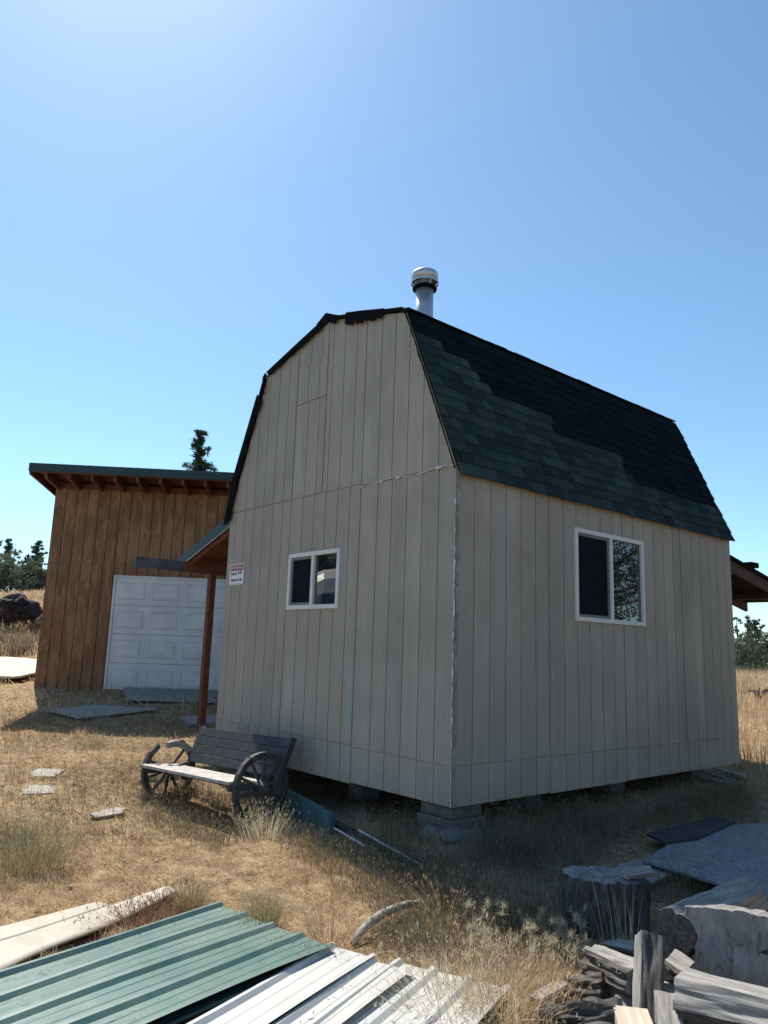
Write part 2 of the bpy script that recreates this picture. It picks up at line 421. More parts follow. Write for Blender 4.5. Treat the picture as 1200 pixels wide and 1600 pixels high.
strips(sw, pts, ns, 3.86+e, WV, .324, 2.93, zt, [], .01, .003)
sw.build('side_wall', [M['siding'], M['nail']], cabin)
# far walls
bw = MB(); side_back(bw, WU, AX, (1, 1.001, 1, 1.001)); bw.build('side_wall', M['siding'], cabin)
bw = MB(); back_sheet(bw, WV, BX, []); bw.build('gable_wall', M['siding'], cabin)
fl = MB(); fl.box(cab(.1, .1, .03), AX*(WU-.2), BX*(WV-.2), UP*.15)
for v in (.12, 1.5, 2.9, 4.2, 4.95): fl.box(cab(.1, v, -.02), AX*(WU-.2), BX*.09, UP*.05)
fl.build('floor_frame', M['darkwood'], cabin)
def ribbon(mb, p, d, L, side, nrm, wmin, wmax, step=.03, gap=.3, th_=.006):
    p, d = V(p), V(d); n = int(L/step); o = len(mb.v); on = True
    for i in range(n+1):
        if random.random() < gap: on = not on
        w = random.uniform(wmin, wmax) if on else wmin*.4
        q = p+d*(L*i/n)+side*random.uniform(-.002, .002)
        mb.v += [tuple(q), tuple(q+side*w), tuple(q+side*w+nrm*th_), tuple(q+nrm*th_)]
    for i in range(n):
        a = o+i*4; b = a+4
        for k in range(4): mb.f.append((a+k, a+(k+1)%4, b+(k+1)%4, b+k)); mb.m.append(0)
    mb.f += [(o, o+3, o+2, o+1), (o+n*4, o+n*4+1, o+n*4+2, o+n*4+3)]; mb.m += [0, 0]
# corner edge: torn white caulk and a dark gap
ct = MB(); ribbon(ct, cab(.004, -.004-T, .0), UP, 2.88, -AX, -BX, .003, .017, .035, .35)
ct.build('corner_caulk', M['caulk'], cabin)
ct = MB(); ct.box(cab(-.018, .0, .0), AX*.012, BX*.022, UP*2.9); ct.build('corner_trim', M['greywood'], cabin)
# torn white seam along the upper panel's lap
sm = MB(); u = .0
zz = 2.905
while u < 1.35:
    w = random.uniform(.02, .09); h = random.uniform(.003, .012) if random.random() < .85 else .028
    zz = 2.905+.012*math.sin(u*9); sm.box(cab(u, -.016-T, zz-h*.6), AX*w, BX*.012, UP*h); u += w+.002
sm.build('panel_edge', M['caulk'], cabin)

# windows
def window(hole, pt, n, along, screen_first):
    a0, a1, z0, z1 = hole; w = MB(); fw_ = .042; O = n*(T+.022)
    def fr(x0, x1, y0, y1, d0=.0, d1=.05, mb=w):
        mb.box(pt(x0, y0)+O-n*d1, along*(x1-x0), UP*(y1-y0), n*(d1-d0))
    fr(a0-.004, a1+.004, z0-.004, z0+fw_); fr(a0-.004, a1+.004, z1-fw_, z1+.004)
    fr(a0-.004, a0+fw_, z0+fw_, z1-fw_); fr(a1-fw_, a1+.004, z0+fw_, z1-fw_)
    mid = (a0+a1)/2; fr(mid-.022, mid+.022, z0+fw_, z1-fw_, -.002, .05)
    wo = w.build('window', M['vinyl'], cabin, bevel=.003)
    s0, s1 = (a0, mid) if screen_first else (mid, a1); g0, g1 = (mid, a1) if screen_first else (a0, mid)
    s0 += fw_ if screen_first else .022; s1 -= .022 if screen_first else fw_
    g0 += .022 if screen_first else fw_; g1 -= fw_ if screen_first else .022
    sf = MB(); q = .028
    for (x0, x1, y0, y1) in ((s0, s1, z0+fw_, z0+fw_+q), (s0, s1, z1-fw_-q, z1-fw_), (s0, s0+q, z0+fw_+q, z1-fw_-q), (s1-q, s1, z0+fw_+q, z1-fw_-q)):
        fr(x0, x1, y0, y1, .018, .045, sf)
    sf.build('sash', M['sash'], wo)
    sc_ = MB(); fr(s0+q-.002, s1-q+.002, z0+fw_+q-.002, z1-fw_-q+.002, .032, .036, sc_); sc_.build('screen', M['screen'], wo)
    pn = MB(); fr(g0-.002, g1+.002, z0+fw_-.002, z1-fw_+.002, .030, .036, pn); pn.build('pane', M['glass'], wo)
    return wo
M['sash'] = m_plain('grey_sash', (.16,.17,.19), .5, var=.1)
window(win1, ptg, ng, AX, False)
window(win2, pts, ns, BX, True)

# roof: lower and upper slopes, both sides
roof_root = None
rb = MB(); th = .03
def slab(mb, uA, zA, uB, zB, v0, v1, t):
    a = cab(uA, v0, zA); b = cab(uB, v0, zB); L = BX*(v1-v0)
    d = (b-a).normalized(); n = d.cross(BX).normalized()
    if n.z < 0: n = -n
    mb.box(a+n*.002, b-a, L, n*t)
# near-side overhangs tiny
sl = (ZB-ZE)/BRK
for mir in (0, 1):
    f_ = (lambda u: WU-u) if mir else (lambda u: u)
    slab(rb, f_(-.03), ZE-.03*sl, f_(BRK), ZB, -.012 if not mir else -.06, WV+.03, .02)
    slab(rb, f_(BRK), ZB, f_(WU/2), ZR, -.02, WV+.03, .02)
roof = rb.build('roof', M['felt'], cabin)
def shingles(u0, z0, u1, z1, v0, v1, patch, name='shingles'):
    mb = MB(); a = cab(u0, 0, z0); b = cab(u1, 0, z1); L = (b-a).length; S = (b-a)/L
    n = S.cross(BX).normalized()
    if n.z < 0: n = -n
    nc = max(1, round(L/.126)); ex = L/nc
    for c in range(nc):
        v = v0-random.uniform(0, .2); wig = 0
        while v < v1:
            w = random.choice([.13, .17, .20, .24, .28]); x0, x1 = max(v, v0+random.uniform(0, .012)), min(v+w-.008, v1+random.uniform(0, .02)); v += w
            if x1-x0 < .02: continue
            h0 = c*ex-(.02 if c else .025)+random.uniform(-.006, .004); h1 = (c+1)*ex-.002+.02*(c < nc-1)
            lift = .013+random.uniform(0, .006); mid = (x0+x1)/2
            dark = patch(mid, (c+.5)*ex)
            P = lambda x, h, k: a+BX*x+S*h+n*k+V((0,0,0))
            vs = [P(x0, h0, .022), P(x1, h0, .022), P(x1, h1, .022), P(x0, h1, .022), P(x0, h0, .022+lift), P(x1, h0, .022+lift), P(x1, h1, .025), P(x0, h1, .025)]
            fs = [(0,3,2,1),(4,5,6,7),(0,1,5,4),(1,2,6,5),(2,3,7,6),(3,0,4,7)]
            if S.cross(BX).dot(n) > 0: fs = [q[::-1] for q in fs]
            mb.add(vs, fs, 1 if dark else 0)
    return mb
def patch(v, h):
    if h > 1.70: return True
    for (va, hh) in ((.35, 1.72), (.62, 1.58), (.80, 1.44), (.98, 1.30), (1.88, 1.17), (2.06, .95), (2.95, .875), (3.22, .62), (5.3, .57)):
        if v < va: return h > hh
    return True
sh = shingles(-.035, ZE-.035*sl, BRK, ZB, -.03, WV+.03, patch)
sh.build('shingles', [M['shingle'], M['shingle_dark']], roof)
sh = shingles(BRK, ZB+.01, WU/2, ZR+.01, -.03, WV+.03, lambda v, h: v < 4.2)
sh.build('shingles', [M['shingle'], M['shingle_dark']], roof)
sh = shingles(WU-BRK, ZB+.01, WU/2, ZR+.01, .03, WV+.03, lambda v, h: False); sh.build('shingles', [M['shingle'], M['shingle_dark']], roof)
sh = shingles(WU+.035, ZE-.035*sl, WU-BRK, ZB, .03, WV+.03, lambda v, h: False); sh.build('shingles', [M['shingle'], M['shingle_dark']], roof)
# eave board under the shingles
eb = MB(); eb.box(cab(-.025, -.01, 2.872), AX*.02, BX*(WV+.02), UP*.035); eb.build('eave_board', M['greywood'], roof)
# rake edge on the near gable: white caulk bead and black felt rags
rk = MB(); rk0 = cab(.012, -.03-T, ZE+.02); rkd = cab(BRK, -.03-T, ZB)-rk0; ribbon(rk, rk0, rkd.normalized(), rkd.length*.97, AX, -BX, .003, .014, .03, .4)
rk.build('rake_caulk', M['caulk'], roof)
def rag(pts_out, drop, th_=.012, v=-.055, seed=0):
    """strip of felt hanging over the gable edge: pts on the outline, drop how far it laps down inside"""
    rr = random.Random(seed); mb = MB(); top = []; bot = []
    for i in range(len(pts_out)-1):
        (ua, za), (ub, zb_) = pts_out[i], pts_out[i+1]; n = 9
        for j in range(n):
            f = j/n; top.append((ua+(ub-ua)*f, za+(zb_-za)*f))
    top.append(pts_out[-1])
    c = V((WU/2, 3.1))
    for (u_, z_) in top:
        d = (c-V((u_, z_))).normalized(); dd = drop*rr.uniform(.7, 1.15); bot.append((u_+d.x*dd, z_+d.y*dd))
    for i in range(len(top)-1):
        jt = [rr.uniform(-.012, .012) for _ in range(4)]
        q = [cab(top[i][0], v, top[i][1]), cab(top[i+1][0], v, top[i+1][1]), cab(bot[i+1][0], v+.01, bot[i+1][1]), cab(bot[i][0], v+.01, bot[i][1])]
        mb.prism(q, BX*-th_ if False else -BX*th_*-1)
    return mb
el, bl = (WU+.055, ZE-.12), (WU-BRK+.045, ZB-.10)
rag([(WU+.07, ZE-.13), (WU-BRK*.18+.03, 3.40), (WU-BRK*.9+.075, 4.40)], .12, seed=1).build('felt_flap', M['felt'], roof)
rag([(WU-BRK+.03, ZB-.20), (WU-BRK+.035, ZB+.0), (WU-BRK-.02, ZB+.045)], .045, seed=2).build('felt_flap', M['felt'], roof)
rag([(3.30, 4.650), (2.62, 4.835), (2.16, 4.955)], .085, seed=3).build('felt_flap', M['felt'], roof)
rag([(2.24, 4.945), (2.06, 5.03), (1.93, 4.97), (1.86, 4.94)], .10, seed=4).build('felt_flap', M['felt'], roof)
rag([(1.68, 4.905), (1.40, 4.835), (1.02, 4.73)], .13, seed=5).build('felt_flap', M['felt'], roof)
rag([(1.88, 4.935), (1.30, 4.79), (.74, 4.65), (.68, 4.60)], .04, seed=6).build('felt_flap', M['felt'], roof)
rag([(.72, 4.64), (.36, 3.80), (-.03, 2.86)], .022, v=-.045, seed=8).build('felt_flap', M['felt'], roof)
# chimney
ch = MB(); cb = cab(1.02, .50, 4.56)
ch.lathe(cb, [(.17, .02), (.165, .06), (.115, .22), (.112, .235)]); ch.lathe(cb, [(.098, .2), (.098, .56), (.0, .56)])
chim = ch.build('chimney', M['galv'], cabin, smooth=True)
mb = MB(); mb.lathe(cb, [(.100, .565), (.132, .57), (.134, .585), (.120, .605), (.098, .61)]); mb.build('collar', M['galvdark'] if 'galvdark' in M else M['felt'], chim, smooth=True)
mb = MB(); mb.lathe(cb, [(.0, .795), (.10, .79), (.137, .765), (.145, .745), (.146, .675), (.138, .674), (.136, .74), (0, .75)]); mb.build('cap', M['galv'], chim, smooth=True)
mb = MB(); mb.lathe(cb, [(.148, .640), (.150, .640), (.150, .668), (.146, .668), (.148, .640)]); mb.lathe(cb, [(.08, .60), (.085, .70), (0, .70)])
for k in range(4):
    t_ = k*math.pi/2+.5; d = V((math.cos(t_), math.sin(t_), 0)); mb.beam(cb+d*.10+UP*.60, cb+d*.14+UP*.70, .02, .004)
mb.build('cap_bracket', M['galv'], chim, smooth=False)
# far porch roof
pr = MB()
z_a, z_b, v_a, v_b = 2.66, 2.24, WV+.03, WV+2.5
pr.box(cab(.02, v_a, z_a-.05), AX*(WU-.3), cab(0, v_b, z_b)-cab(0, v_a, z_a), UP*.05)
po = pr.build('porch_roof', M['felt'], cabin)
for u in (.05, .9, 1.75, 2.6, 3.45):
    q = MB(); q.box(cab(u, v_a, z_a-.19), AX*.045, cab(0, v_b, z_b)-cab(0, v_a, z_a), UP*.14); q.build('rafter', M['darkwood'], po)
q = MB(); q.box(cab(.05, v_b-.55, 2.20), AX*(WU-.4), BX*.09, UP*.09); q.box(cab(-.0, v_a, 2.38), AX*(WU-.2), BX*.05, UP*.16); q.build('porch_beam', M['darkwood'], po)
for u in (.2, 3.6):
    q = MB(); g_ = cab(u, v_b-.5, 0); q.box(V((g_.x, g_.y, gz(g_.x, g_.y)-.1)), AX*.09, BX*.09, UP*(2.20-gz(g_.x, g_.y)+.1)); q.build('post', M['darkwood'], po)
q = MB(); q.box(cab(.05, v_a+.75, z_a-.10), AX*.5, BX*.22, UP*.07); q.build('loose_shingle', M['felt'], po)

# piers under the cabin
def pier(u, v, w, label, topw=None):
    c = cab(u, v, 0); g_ = gz(c.x, c.y); mb = MB(); h = -g_-.022
    mb.cbox(V((c.x, c.y, g_-.03+h*.28)), w*1.12, w*1.12, h*.56+.06, AX, BX)
    mb.cbox(V((c.x, c.y, g_+h*.78)), w, w, h*.44-.006, AX, BX)
    o = mb.build('concrete_pier', M['concrete'], None, bevel=.012, origin=(c.x, c.y, g_)); tag(o, label, 'pier', 'piers under the cabin')
pier(.26, .26, .38, 'concrete pier block under the near corner of the beige cabin')
pier(2.0, .7, .22, 'concrete pier block in shade under the gable wall, behind the teal plank')
pier(.55, 1.6, .22, 'concrete pier under the side wall, first one back from the near corner')
pier(.5, 3.0, .25, 'concrete pier under the side wall below the window')
pier(.5, 4.8, .22, 'concrete pier under the far end of the side wall')
pier(3.9, .3, .22, 'concrete pier under the gable wall corner behind the wagon wheel bench')

# warning sign
sg = thing('warning_sign', 'white security camera warning sign with red header on the beige wall', 'sign', cab(3.79, -.02, 2.12))
W_, H_ = .20, .262
s0 = cab(3.79, -T-.006, 2.125)  # centre
def srect(mb, x0, x1, z0, z1, d0, d1):   # x to the right as seen = -A
    mb.box(s0-AX*x0-BX*d0+UP*z0, -AX*(x1-x0), UP*(z1-z0), -BX*(d1-d0))
SW = .175; SH = .13
mb = MB(); srect(mb, -SW, SW, -SH, SH, .0, .004)
M['sign_white'] = m_plain('sign_white', (.74,.76,.76), .4, var=.04); M['sign_red'] = m_plain('sign_red', (.30,.012,.035), .4, var=.1); M['sign_black'] = m_plain('sign_black', (.012,.012,.014), .5)
mb.build('panel', M['sign_white'], sg, bevel=.0)
mb = MB(); srect(mb, -SW+.018, SW-.014, SH-.085, SH-.012, .004, .0055); mb.build('header', M['sign_red'], sg)
mb = MB(); 
for r_ in ((-SW+.01, SW-.01, -SH+.010, -SH+.013),): srect(mb, *r_, .004, .005)
mb.build('border', M['sign_black'], sg)
def text(body, x, z, size, mat, parent, d, sx=1.0, bold=0):
    cu = bpy.data.curves.new('lettering', 'FONT'); cu.body = body; cu.size = size; cu.align_x = 'CENTER'; cu.align_y = 'CENTER'; cu.offset = bold; cu.extrude = .0006
    o = bpy.data.objects.new('t', cu); COL.objects.link(o)
    dg = bpy.context.evaluated_depsgraph_get(); me = bpy.data.meshes.new_from_object(o.evaluated_get(dg)); bpy.data.objects.remove(o)
    me.materials.clear(); me.materials.append(mat)
    base = s0-AX*x+UP*z-BX*d-ORG[parent]
    for v in me.vertices:
        p = v.co.copy(); v.co = base-AX*p.x*sx+UP*p.y-BX*p.z
    ob = bpy.data.objects.new('lettering', me); COL.objects.link(ob); ob.parent = parent; ORG[ob] = ORG[parent]
text('WARNING', .002, SH-.049, .056, M['sign_white'], sg, .0065, 1.08, .0)
text('Security', -.065, .012, .060, M['sign_black'], sg, .0050, .80, .0012)
text('Cameras in Use', 0, -.068, .060, M['sign_black'], sg, .0050, .72, .0012)
mb = MB()
for (x, z, a) in ((.055, .018, -.5), (.105, .022, .5)):
    d = (-AX*math.cos(a)+UP*math.sin(a)); c = s0-AX*x+UP*z-BX*.0048; mb.beam(c-d*.02, c+d*.02, .0016, .026, up=d.cross(BX)); mb.beam(c-UP*.03, c, .0016, .010, up=-AX)
mb.build('camera_symbol', M['sign_black'], sg)

# ------------------------------------------------------------------ garage
g0 = aty(52, 1079, 14.8); GD = V((math.sin(R(86)), math.cos(R(86)), 0)); GN = V((GD.y, -GD.x, 0))  # along front, outward (to camera)
g0.z = .27
gar = thing('garage', 'brown stained wood garage with green metal shed roof and white roll-up door', 'garage', g0)
def gq(a, z, d=0): return g0+GD*a+UP*z-GN*d   # a along front, z height, d depth behind front
GH = 3.98; GL = 6.4; GDp = 5.5
dL, dR, dT = 1.34, 4.0, 2.24
mb = MB(); nn = GN
def gstrip(a0, a1, z0, z1, phase, off, leftlean=0):
    cuts = [a0]; k = math.ceil((a0-phase)/.2165+.2)
    while phase+k*.2165 < a1-.04: cuts.append(phase+k*.2165); k += 1
    cuts.append(a1)
    for x, y in zip(cuts[:-1], cuts[1:]):
        x += .010; y -= .010
        mb.prism([gq(x, z0)+nn*(T+off+.01), gq(y, z0)+nn*(T+off+.01), gq(y, z1)+nn*(T+off+.01), gq(x, z1)+nn*(T+off+.01)], nn*(T+off+.01))
def gback(a, b, c, d): mb.prism([gq(a, c), gq(b, c), gq(b, d), gq(a, d)], nn*.1)
gback(0, dL, 0, GH); gback(dL, dR, dT, GH); gback(dR, GL, 0, GH)
gstrip(0, 1.29, 0, 2.46, .0, .0); gstrip(0, 1.29, 2.466, GH, .01, .002); gstrip(1.298, GL, dT+.10, GH, 1.298, .0); gstrip(dR+.1, GL, 0, dT+.1, 1.298, 0); gstrip(1.298, dR+.1, dT+.02, dT+.1, 1.298, 0)
mb.build('wall', M['brown'], gar)
mb = MB(); mb.box(gq(0, 0, .1), GD*.1, -GN*(GDp-.1), UP*GH*.9); mb.box(gq(GL-.1, 0, .1), GD*.1, -GN*(GDp-.1), UP*GH*.9); mb.box(gq(0, 0, GDp), GD*GL, -GN*.1, UP*GH*.88)
mb.build('wall', M['brown'], gar)
# roof: slopes back
ov = .80; lo = .24; rz = GH+.14; sl2 = -.10
fr0 = gq(-lo, rz+.0, -ov); rv = -GN*(GDp+ov+.4)+UP*(GDp+ov+.4)*sl2
mb = MB(); mb.box(fr0+UP*.11, GD*(GL+2*lo), rv, UP*.03); groof = mb.build('roof', M['teal'], gar)
mb = MB(); mb.box(fr0+GN*.02+UP*(.0), GD*(GL+2*lo), -GN*.02, UP*.155); mb.box(fr0-GD*.02+UP*.0, GD*.02, rv, UP*.15)
mb.build('metal_fascia', M['teal'], groof)
mb = MB(); mb.box(fr0+UP*.085, GD*(GL+2*lo), rv, UP*.02); mb.build('roof_deck', M['brownwood'], groof)
mb = MB(); mb.box(fr0+UP*-.018, GD*(GL+2*lo), -GN*.03, UP*.016); mb.box(fr0+UP*-.065, GD*.04, rv, UP*.145); mb.build('fascia_board', M['bluegrey' ] if False else M['brownwood'], groof)
k = 0; a = .06
while a < GL+.2:
    q = MB(); q.box(gq(a-.02, rz-.12, -ov+.04), GD*.045, -GN*(ov+.5)+UP*(ov+.5)*sl2, UP*.20); q.build('rafter', M['brownwood'], groof); a += .43
q = MB(); q.box(gq(0, GH-.02, -.03), GD*GL, -GN*.04, UP*.12); q.build('wall_plate', M['brownwood'], groof)
# door
mb = MB()
cw = (dR-dL)/4; rh = dT/4
for r_ in range(4):
    z0 = r_*rh
    mb.box(gq(dL, z0+.003, .045), GD*(dR-dL), GN*.04, UP*(rh-.006))
    for c_ in range(4):
        x0 = dL+c_*cw+.075; x1 = dL+(c_+1)*cw-.075; y0 = z0+.11; y1 = z0+rh-.11
        # recessed channel then raised field
        d1 = .004
        P = lambda x, z, d: gq(x, z, d)
        o_ = [(x0,y0),(x1,y0),(x1,y1),(x0,y1)]; i_ = [(x0+.03,y0+.03),(x1-.03,y0+.03),(x1-.03,y1-.03),(x0+.03,y1-.03)]
        ii = [(x0+.045,y0+.045),(x1-.045,y0+.045),(x1-.045,y1-.045),(x0+.045,y1-.045)]
        vs = [P(x, z, .004) for x, z in o_]+[P(x, z, -.010) for x, z in [(x0+.012,y0+.012),(x1-.012,y0+.012),(x1-.012,y1-.012),(x0+.012,y1-.012)]]+[P(x, z, -.002) for x, z in i_]+[P(x, z, -.008) for x, z in ii]
        fs = []
        for L_ in range(3):
            for k in range(4): fs.append((L_*4+k, L_*4+(k+1)%4, L_*4+4+(k+1)%4, L_*4+4+k))
        fs.append((12,13,14,15)); mb.add(vs, fs)
gd = mb.build('garage_door', M['door'], gar)
mb = MB(); mb.box(gq(dL, -.004, -.012), GD*(dR-dL), -GN*.03, UP*.03); mb.build('door_seal', M['felt'], gd)
mb = MB(); mb.box(gq(dL-.03, 0, -.02), GD*.04, -GN*.05, UP*(dT+.02)); mb.box(gq(dL-.03, dT-.015, -.022), GD*(dR-dL+.06), -GN*.05, UP*.035); mb.box(gq(dR-.01, 0, -.02), GD*.04, -GN*.05, UP*dT); mb.build('door_trim', M['door'], gar)
mb = MB(); mb.box(gq(-.02, -.12, -.01), GD*(GL+.04), -GN*.14, UP*.122); mb.build('foundation', M['concrete'], gar)

# lean-to roof between garage and cabin: beam along B
bu = 5.82; bz = 2.30
lt = thing('lean_to_porch', 'brown timber lean-to with green metal roof edge and single post behind the cabin', 'porch', cab(bu, .7, 0))
mb = MB(); mb.box(cab(bu, -.50, bz), AX*.09, BX*.75, UP*.15); mb.build('beam', M['bluegrey'], lt)
mb = MB(); mb.box(cab(bu, .25, bz+.002), AX*.09, BX*4.6, UP*.155); mb.build('beam', M['brownwood'], lt)
pb = gp(313, 1136); pc = cab(bu+.0, .68, bz)
pz = gz(pc.x, pc.y)
mb = MB(); mb.box(V((pc.x, pc.y, pz-.05)), AX*.095, BX*.095, UP*(bz-pz+.05)); post = mb.build('post', M['brownwood'], lt)
mb = MB(); mb.box(V((pc.x, pc.y, pz-.05))-AX*.01-BX*.01, AX*.02, BX*.115, UP*.2); mb.box(V((pc.x, pc.y, pz-.05))-AX*.05-BX*.05, AX*.2, BX*.2, UP*.07); mb.build('post_bracket', M['concrete'], post)
v1 = .30; zt_, ut_ = 3.05, 4.12; ub_ = bu+.32; zb2 = bz+.155-.055
dv = cab(ut_, 0, zt_)-cab(ub_, 0, zb2)
mb = MB(); mb.box(cab(ub_, v1, zb2+.08), dv, BX*4.6, UP*.025); lr = mb.build('roof', M['teal'], lt)
mb = MB(); mb.box(cab(ub_, v1-.03, zb2-.04), dv, BX*.03, UP*.155); mb.build('metal_fascia', M['teal'], lr)
mb = MB(); mb.box(cab(ub_, v1-.034, zb2-.05), dv, BX*.02, UP*.008); mb.build('edge_flashing', M['galv'], lr)
mb = MB(); mb.box(cab(ub_, v1, zb2+.055), dv, BX*4.6, UP*.022); mb.build('roof_deck', M['brownwood'], lr)
for v in (v1+.02, v1+.62, v1+1.22, v1+1.82, v1+2.42):
    q = MB(); q.box(cab(ub_-.05, v, zb2-.09), dv*.97, BX*.042, UP*.14); q.build('rafter', M['brownwood'], lr)

# small pieces by the garage
def flat(name, pix, thick, mat, label, cat, dz=.0, group=None, sub=0, warp=0):
    P = [gp(x, y, dz+thick) for x, y in pix]; c = sum(P, V())/len(P)
    n = V((0,0,0))
    for i in range(len(P)): n += (P[i]-c).cross(P[(i+1) % len(P)]-c)
    n.normalize(); 
    if n.z < 0: P = P[::-1]; n = -n
    # flatten to best plane
    P = [p-n*(p-c).dot(n) for p in P]
    mb = MB(); mb.prism(P, n*thick); o = mb.build(name, mat, None, origin=c, bevel=min(.004, thick*.2))
    tag(o, label, cat, group); return P
EXC = []
def ex(P, grow=1.0):
    c = sum((V(p) for p in P), V())/len(P); EXC.append([((c+(V(p)-c)*grow).x, (c+(V(p)-c)*grow).y) for p in P])
ex(flat('flat_board', [(73,1109),(150,1101),(250,1106),(205,1113),(122,1122)], .02, M['palestone'], 'pale flat board lying on shaded ground in front of the garage', 'board', .03))
# deck ramp of planks
P = [gp(x, y, .06) for x, y in ((212,1086),(350,1080),(352,1106),(245,1107))]
dk = thing('plank_ramp', 'weathered grey plank ramp in front of the white garage door', 'ramp', V((P[0].x, P[0].y, gz(P[0].x, P[0].y))))
x0_, x1_ = 1.9, 4.2
for k in range(7):
    y0_ = .12+.2*k; A1 = gq(1.75+.06*k, 0, -y0_-.19); B1 = gq(4.3, 0, -y0_-.19)
    za = gz(A1.x, A1.y)+.07
    q = MB(); q.box(V((A1.x, A1.y, za-.02)), GD*(B1-A1).length, -GN*.185, UP*.03); q.build('plank', M['greywood'], dk, bevel=.003)
EXC.append([tuple(gq(1.8, 0, -.1)[:2]), tuple(gq(4.4, 0, -.1)[:2]), tuple(gq(4.4, 0, -1.55)[:2]), tuple(gq(2.1, 0, -1.55)[:2])])
ex(flat('paver', [(282,1120),(345,1116),(352,1128),(296,1131)], .04, M['palestone'], 'pale concrete pad behind the brown porch post', 'pad', .01))
mb = MB(); n_ = 14
for i in range(n_+1):
    for j in range(9):
        q = V((-7.02-3.2*j/8-.06*(i==0)*(j==0), 14.95+2.9*i/n_, 0)); mb.v.append((q.x, q.y, gz(q.x, q.y)+.09))
for i in range(n_):
    for j in range(8): mb.f.append((i*9+j, i*9+j+1, (i+1)*9+j+1, (i+1)*9+j)); mb.m.append(0)
o = mb.build('cream_sheet', M['cream'], None, origin=(-8, 16, .5)); tag(o, 'sunlit cream sheet lying on the ground left of the garage', 'sheet')
md = o.modifiers.new('s', 'SOLIDIFY'); md.thickness = .04
EXC.append([(-7, 14.9), (-10.3, 14.9), (-10.3, 17.9), (-7, 17.9)])
ex(flat('flat_stone', [(45,1206),(62,1200),(103,1202),(85,1213),(52,1213)], .02, M['palestone'], 'pale flat stepping slab in dry grass, farther one of two', 'slab', -.008, 'stepping slabs in the dry grass'))
ex(flat('flat_stone', [(34,1231),(50,1226),(89,1227),(86,1239),(35,1240)], .02, M['palestone'], 'pale flat stepping slab in dry grass, nearer one of two', 'slab', -.008, 'stepping slabs in the dry grass'))
ex(flat('broken_board', [(140,1270),(180,1261),(198,1262),(190,1270),(150,1277)], .02, M['palestone'], 'short broken pale board lying in dry grass left of the bench', 'board', .02))

# ------------------------------------------------------------------ lava rocks, left hill
def rock(c, s, seed, label, squash=.7):
    bm = bmesh.new(); bmesh.ops.create_icosphere(bm, subdivisions=4, radius=1)
    for v in bm.verts:
        p = v.co*1.2+V((seed*7, 3, 1)); k = 1+.45*mnoise.noise(p)+.22*mnoise.noise(p*2.7)+.1*mnoise.noise(p*6)
        k = round(k*7)/7*.5+k*.5
        v.co = V((v.co.x*k*s*1.2, v.co.y*k*s, v.co.z*k*s*squash))
    me = bpy.data.meshes.new('boulder'); bm.to_mesh(me); bm.free(); me.materials.append(M['lava'])
    o = bpy.data.objects.new('boulder', me); COL.objects.link(o); o.location = c; o.rotation_euler.z = seed; tag(o, label, 'boulder', 'dark rocks on the hillside')
for i, (px, py, s, lb) in enumerate([(17, 962, .55, 'big dark lava boulder at the left edge of the hillside'), (22, 940, .42, 'dark peaked boulder topping the rock pile on the hillside'), (60, 968, .34, 'dark boulder tucked against the garage corner on the hillside'), (44, 950, .36, 'grassy dark boulder between the rock pile and garage'), (2, 966, .36, 'dark rock half cut by the left edge of the photo'), (36, 972, .26, 'small dark rock low in the pile on the hillside'), (-8, 948, .45, 'dark rock just outside the left edge on the hillside')]):
    p = gp(px, py+12); d = 23.5-1.2*(i in (1, 3)); p = aty(px, py, d); rock(V((p.x, p.y, p.z-s*.25)), s, i+1, lb)

# ------------------------------------------------------------------ wagon wheel bench
Nh = atz(408, 1231, -.10); Fh = aty(264, 1202, Nh.y+1.02)
M['benchwood'] = m_wood('dark_weathered_wood', (.085,.08,.078), (.028,.027,.027), gsc=(1,1,1), sc=16, bst=.6)
M['backwood'] = m_wood('dark_blue_grey_plank', (.055,.058,.068), (.026,.028,.034), gsc=(1,1,1), sc=12, bst=.4)
M['seatwood'] = m_wood('silver_grey_plank', (.52,.49,.45), (.25,.23,.21), gsc=(1,1,1), sc=14, bst=.4)
bx = (Fh-Nh); BL = bx.length; bx.normalize(); by = UP.cross(bx).normalized()
if by.dot(BX) < 0: by = -by            # towards the cabin wall
bz_ = bx.cross(by)
if bz_.z < 0: bz_ = -bz_
mid = (Nh+Fh)/2
bench = thing('wagon_wheel_bench', 'dark wooden bench with wagon wheel arms in front of the beige cabin', 'bench', V((mid.x, mid.y, gz(mid.x, mid.y))))
RR = .335
def bq(x, y, z): return Nh+bx*x+by*y+bz_*z
def felloe(mb, cx, r, a0, a1, w=.055, t=.05, off=(0, 0, 0), n=14):
    for i in range(n):
        t0 = a0+(a1-a0)*i/n; t1 = a0+(a1-a0)*(i+1)/n
        rs = []
        for tt in (t0, t1):
            for rr_ in (r-w, r):
                for xx in (-t/2, t/2): rs.append(bq(cx+xx+off[0], rr_*math.cos(tt)+off[1], rr_*math.sin(tt)+off[2]))
        vs = [rs[0], rs[1], rs[3], rs[2], rs[4], rs[5], rs[7], rs[6]]
        mb.add(vs, [(0,1,2,3),(7,6,5,4),(0,4,5,1),(1,5,6,2),(2,6,7,3),(3,7,4,0)])
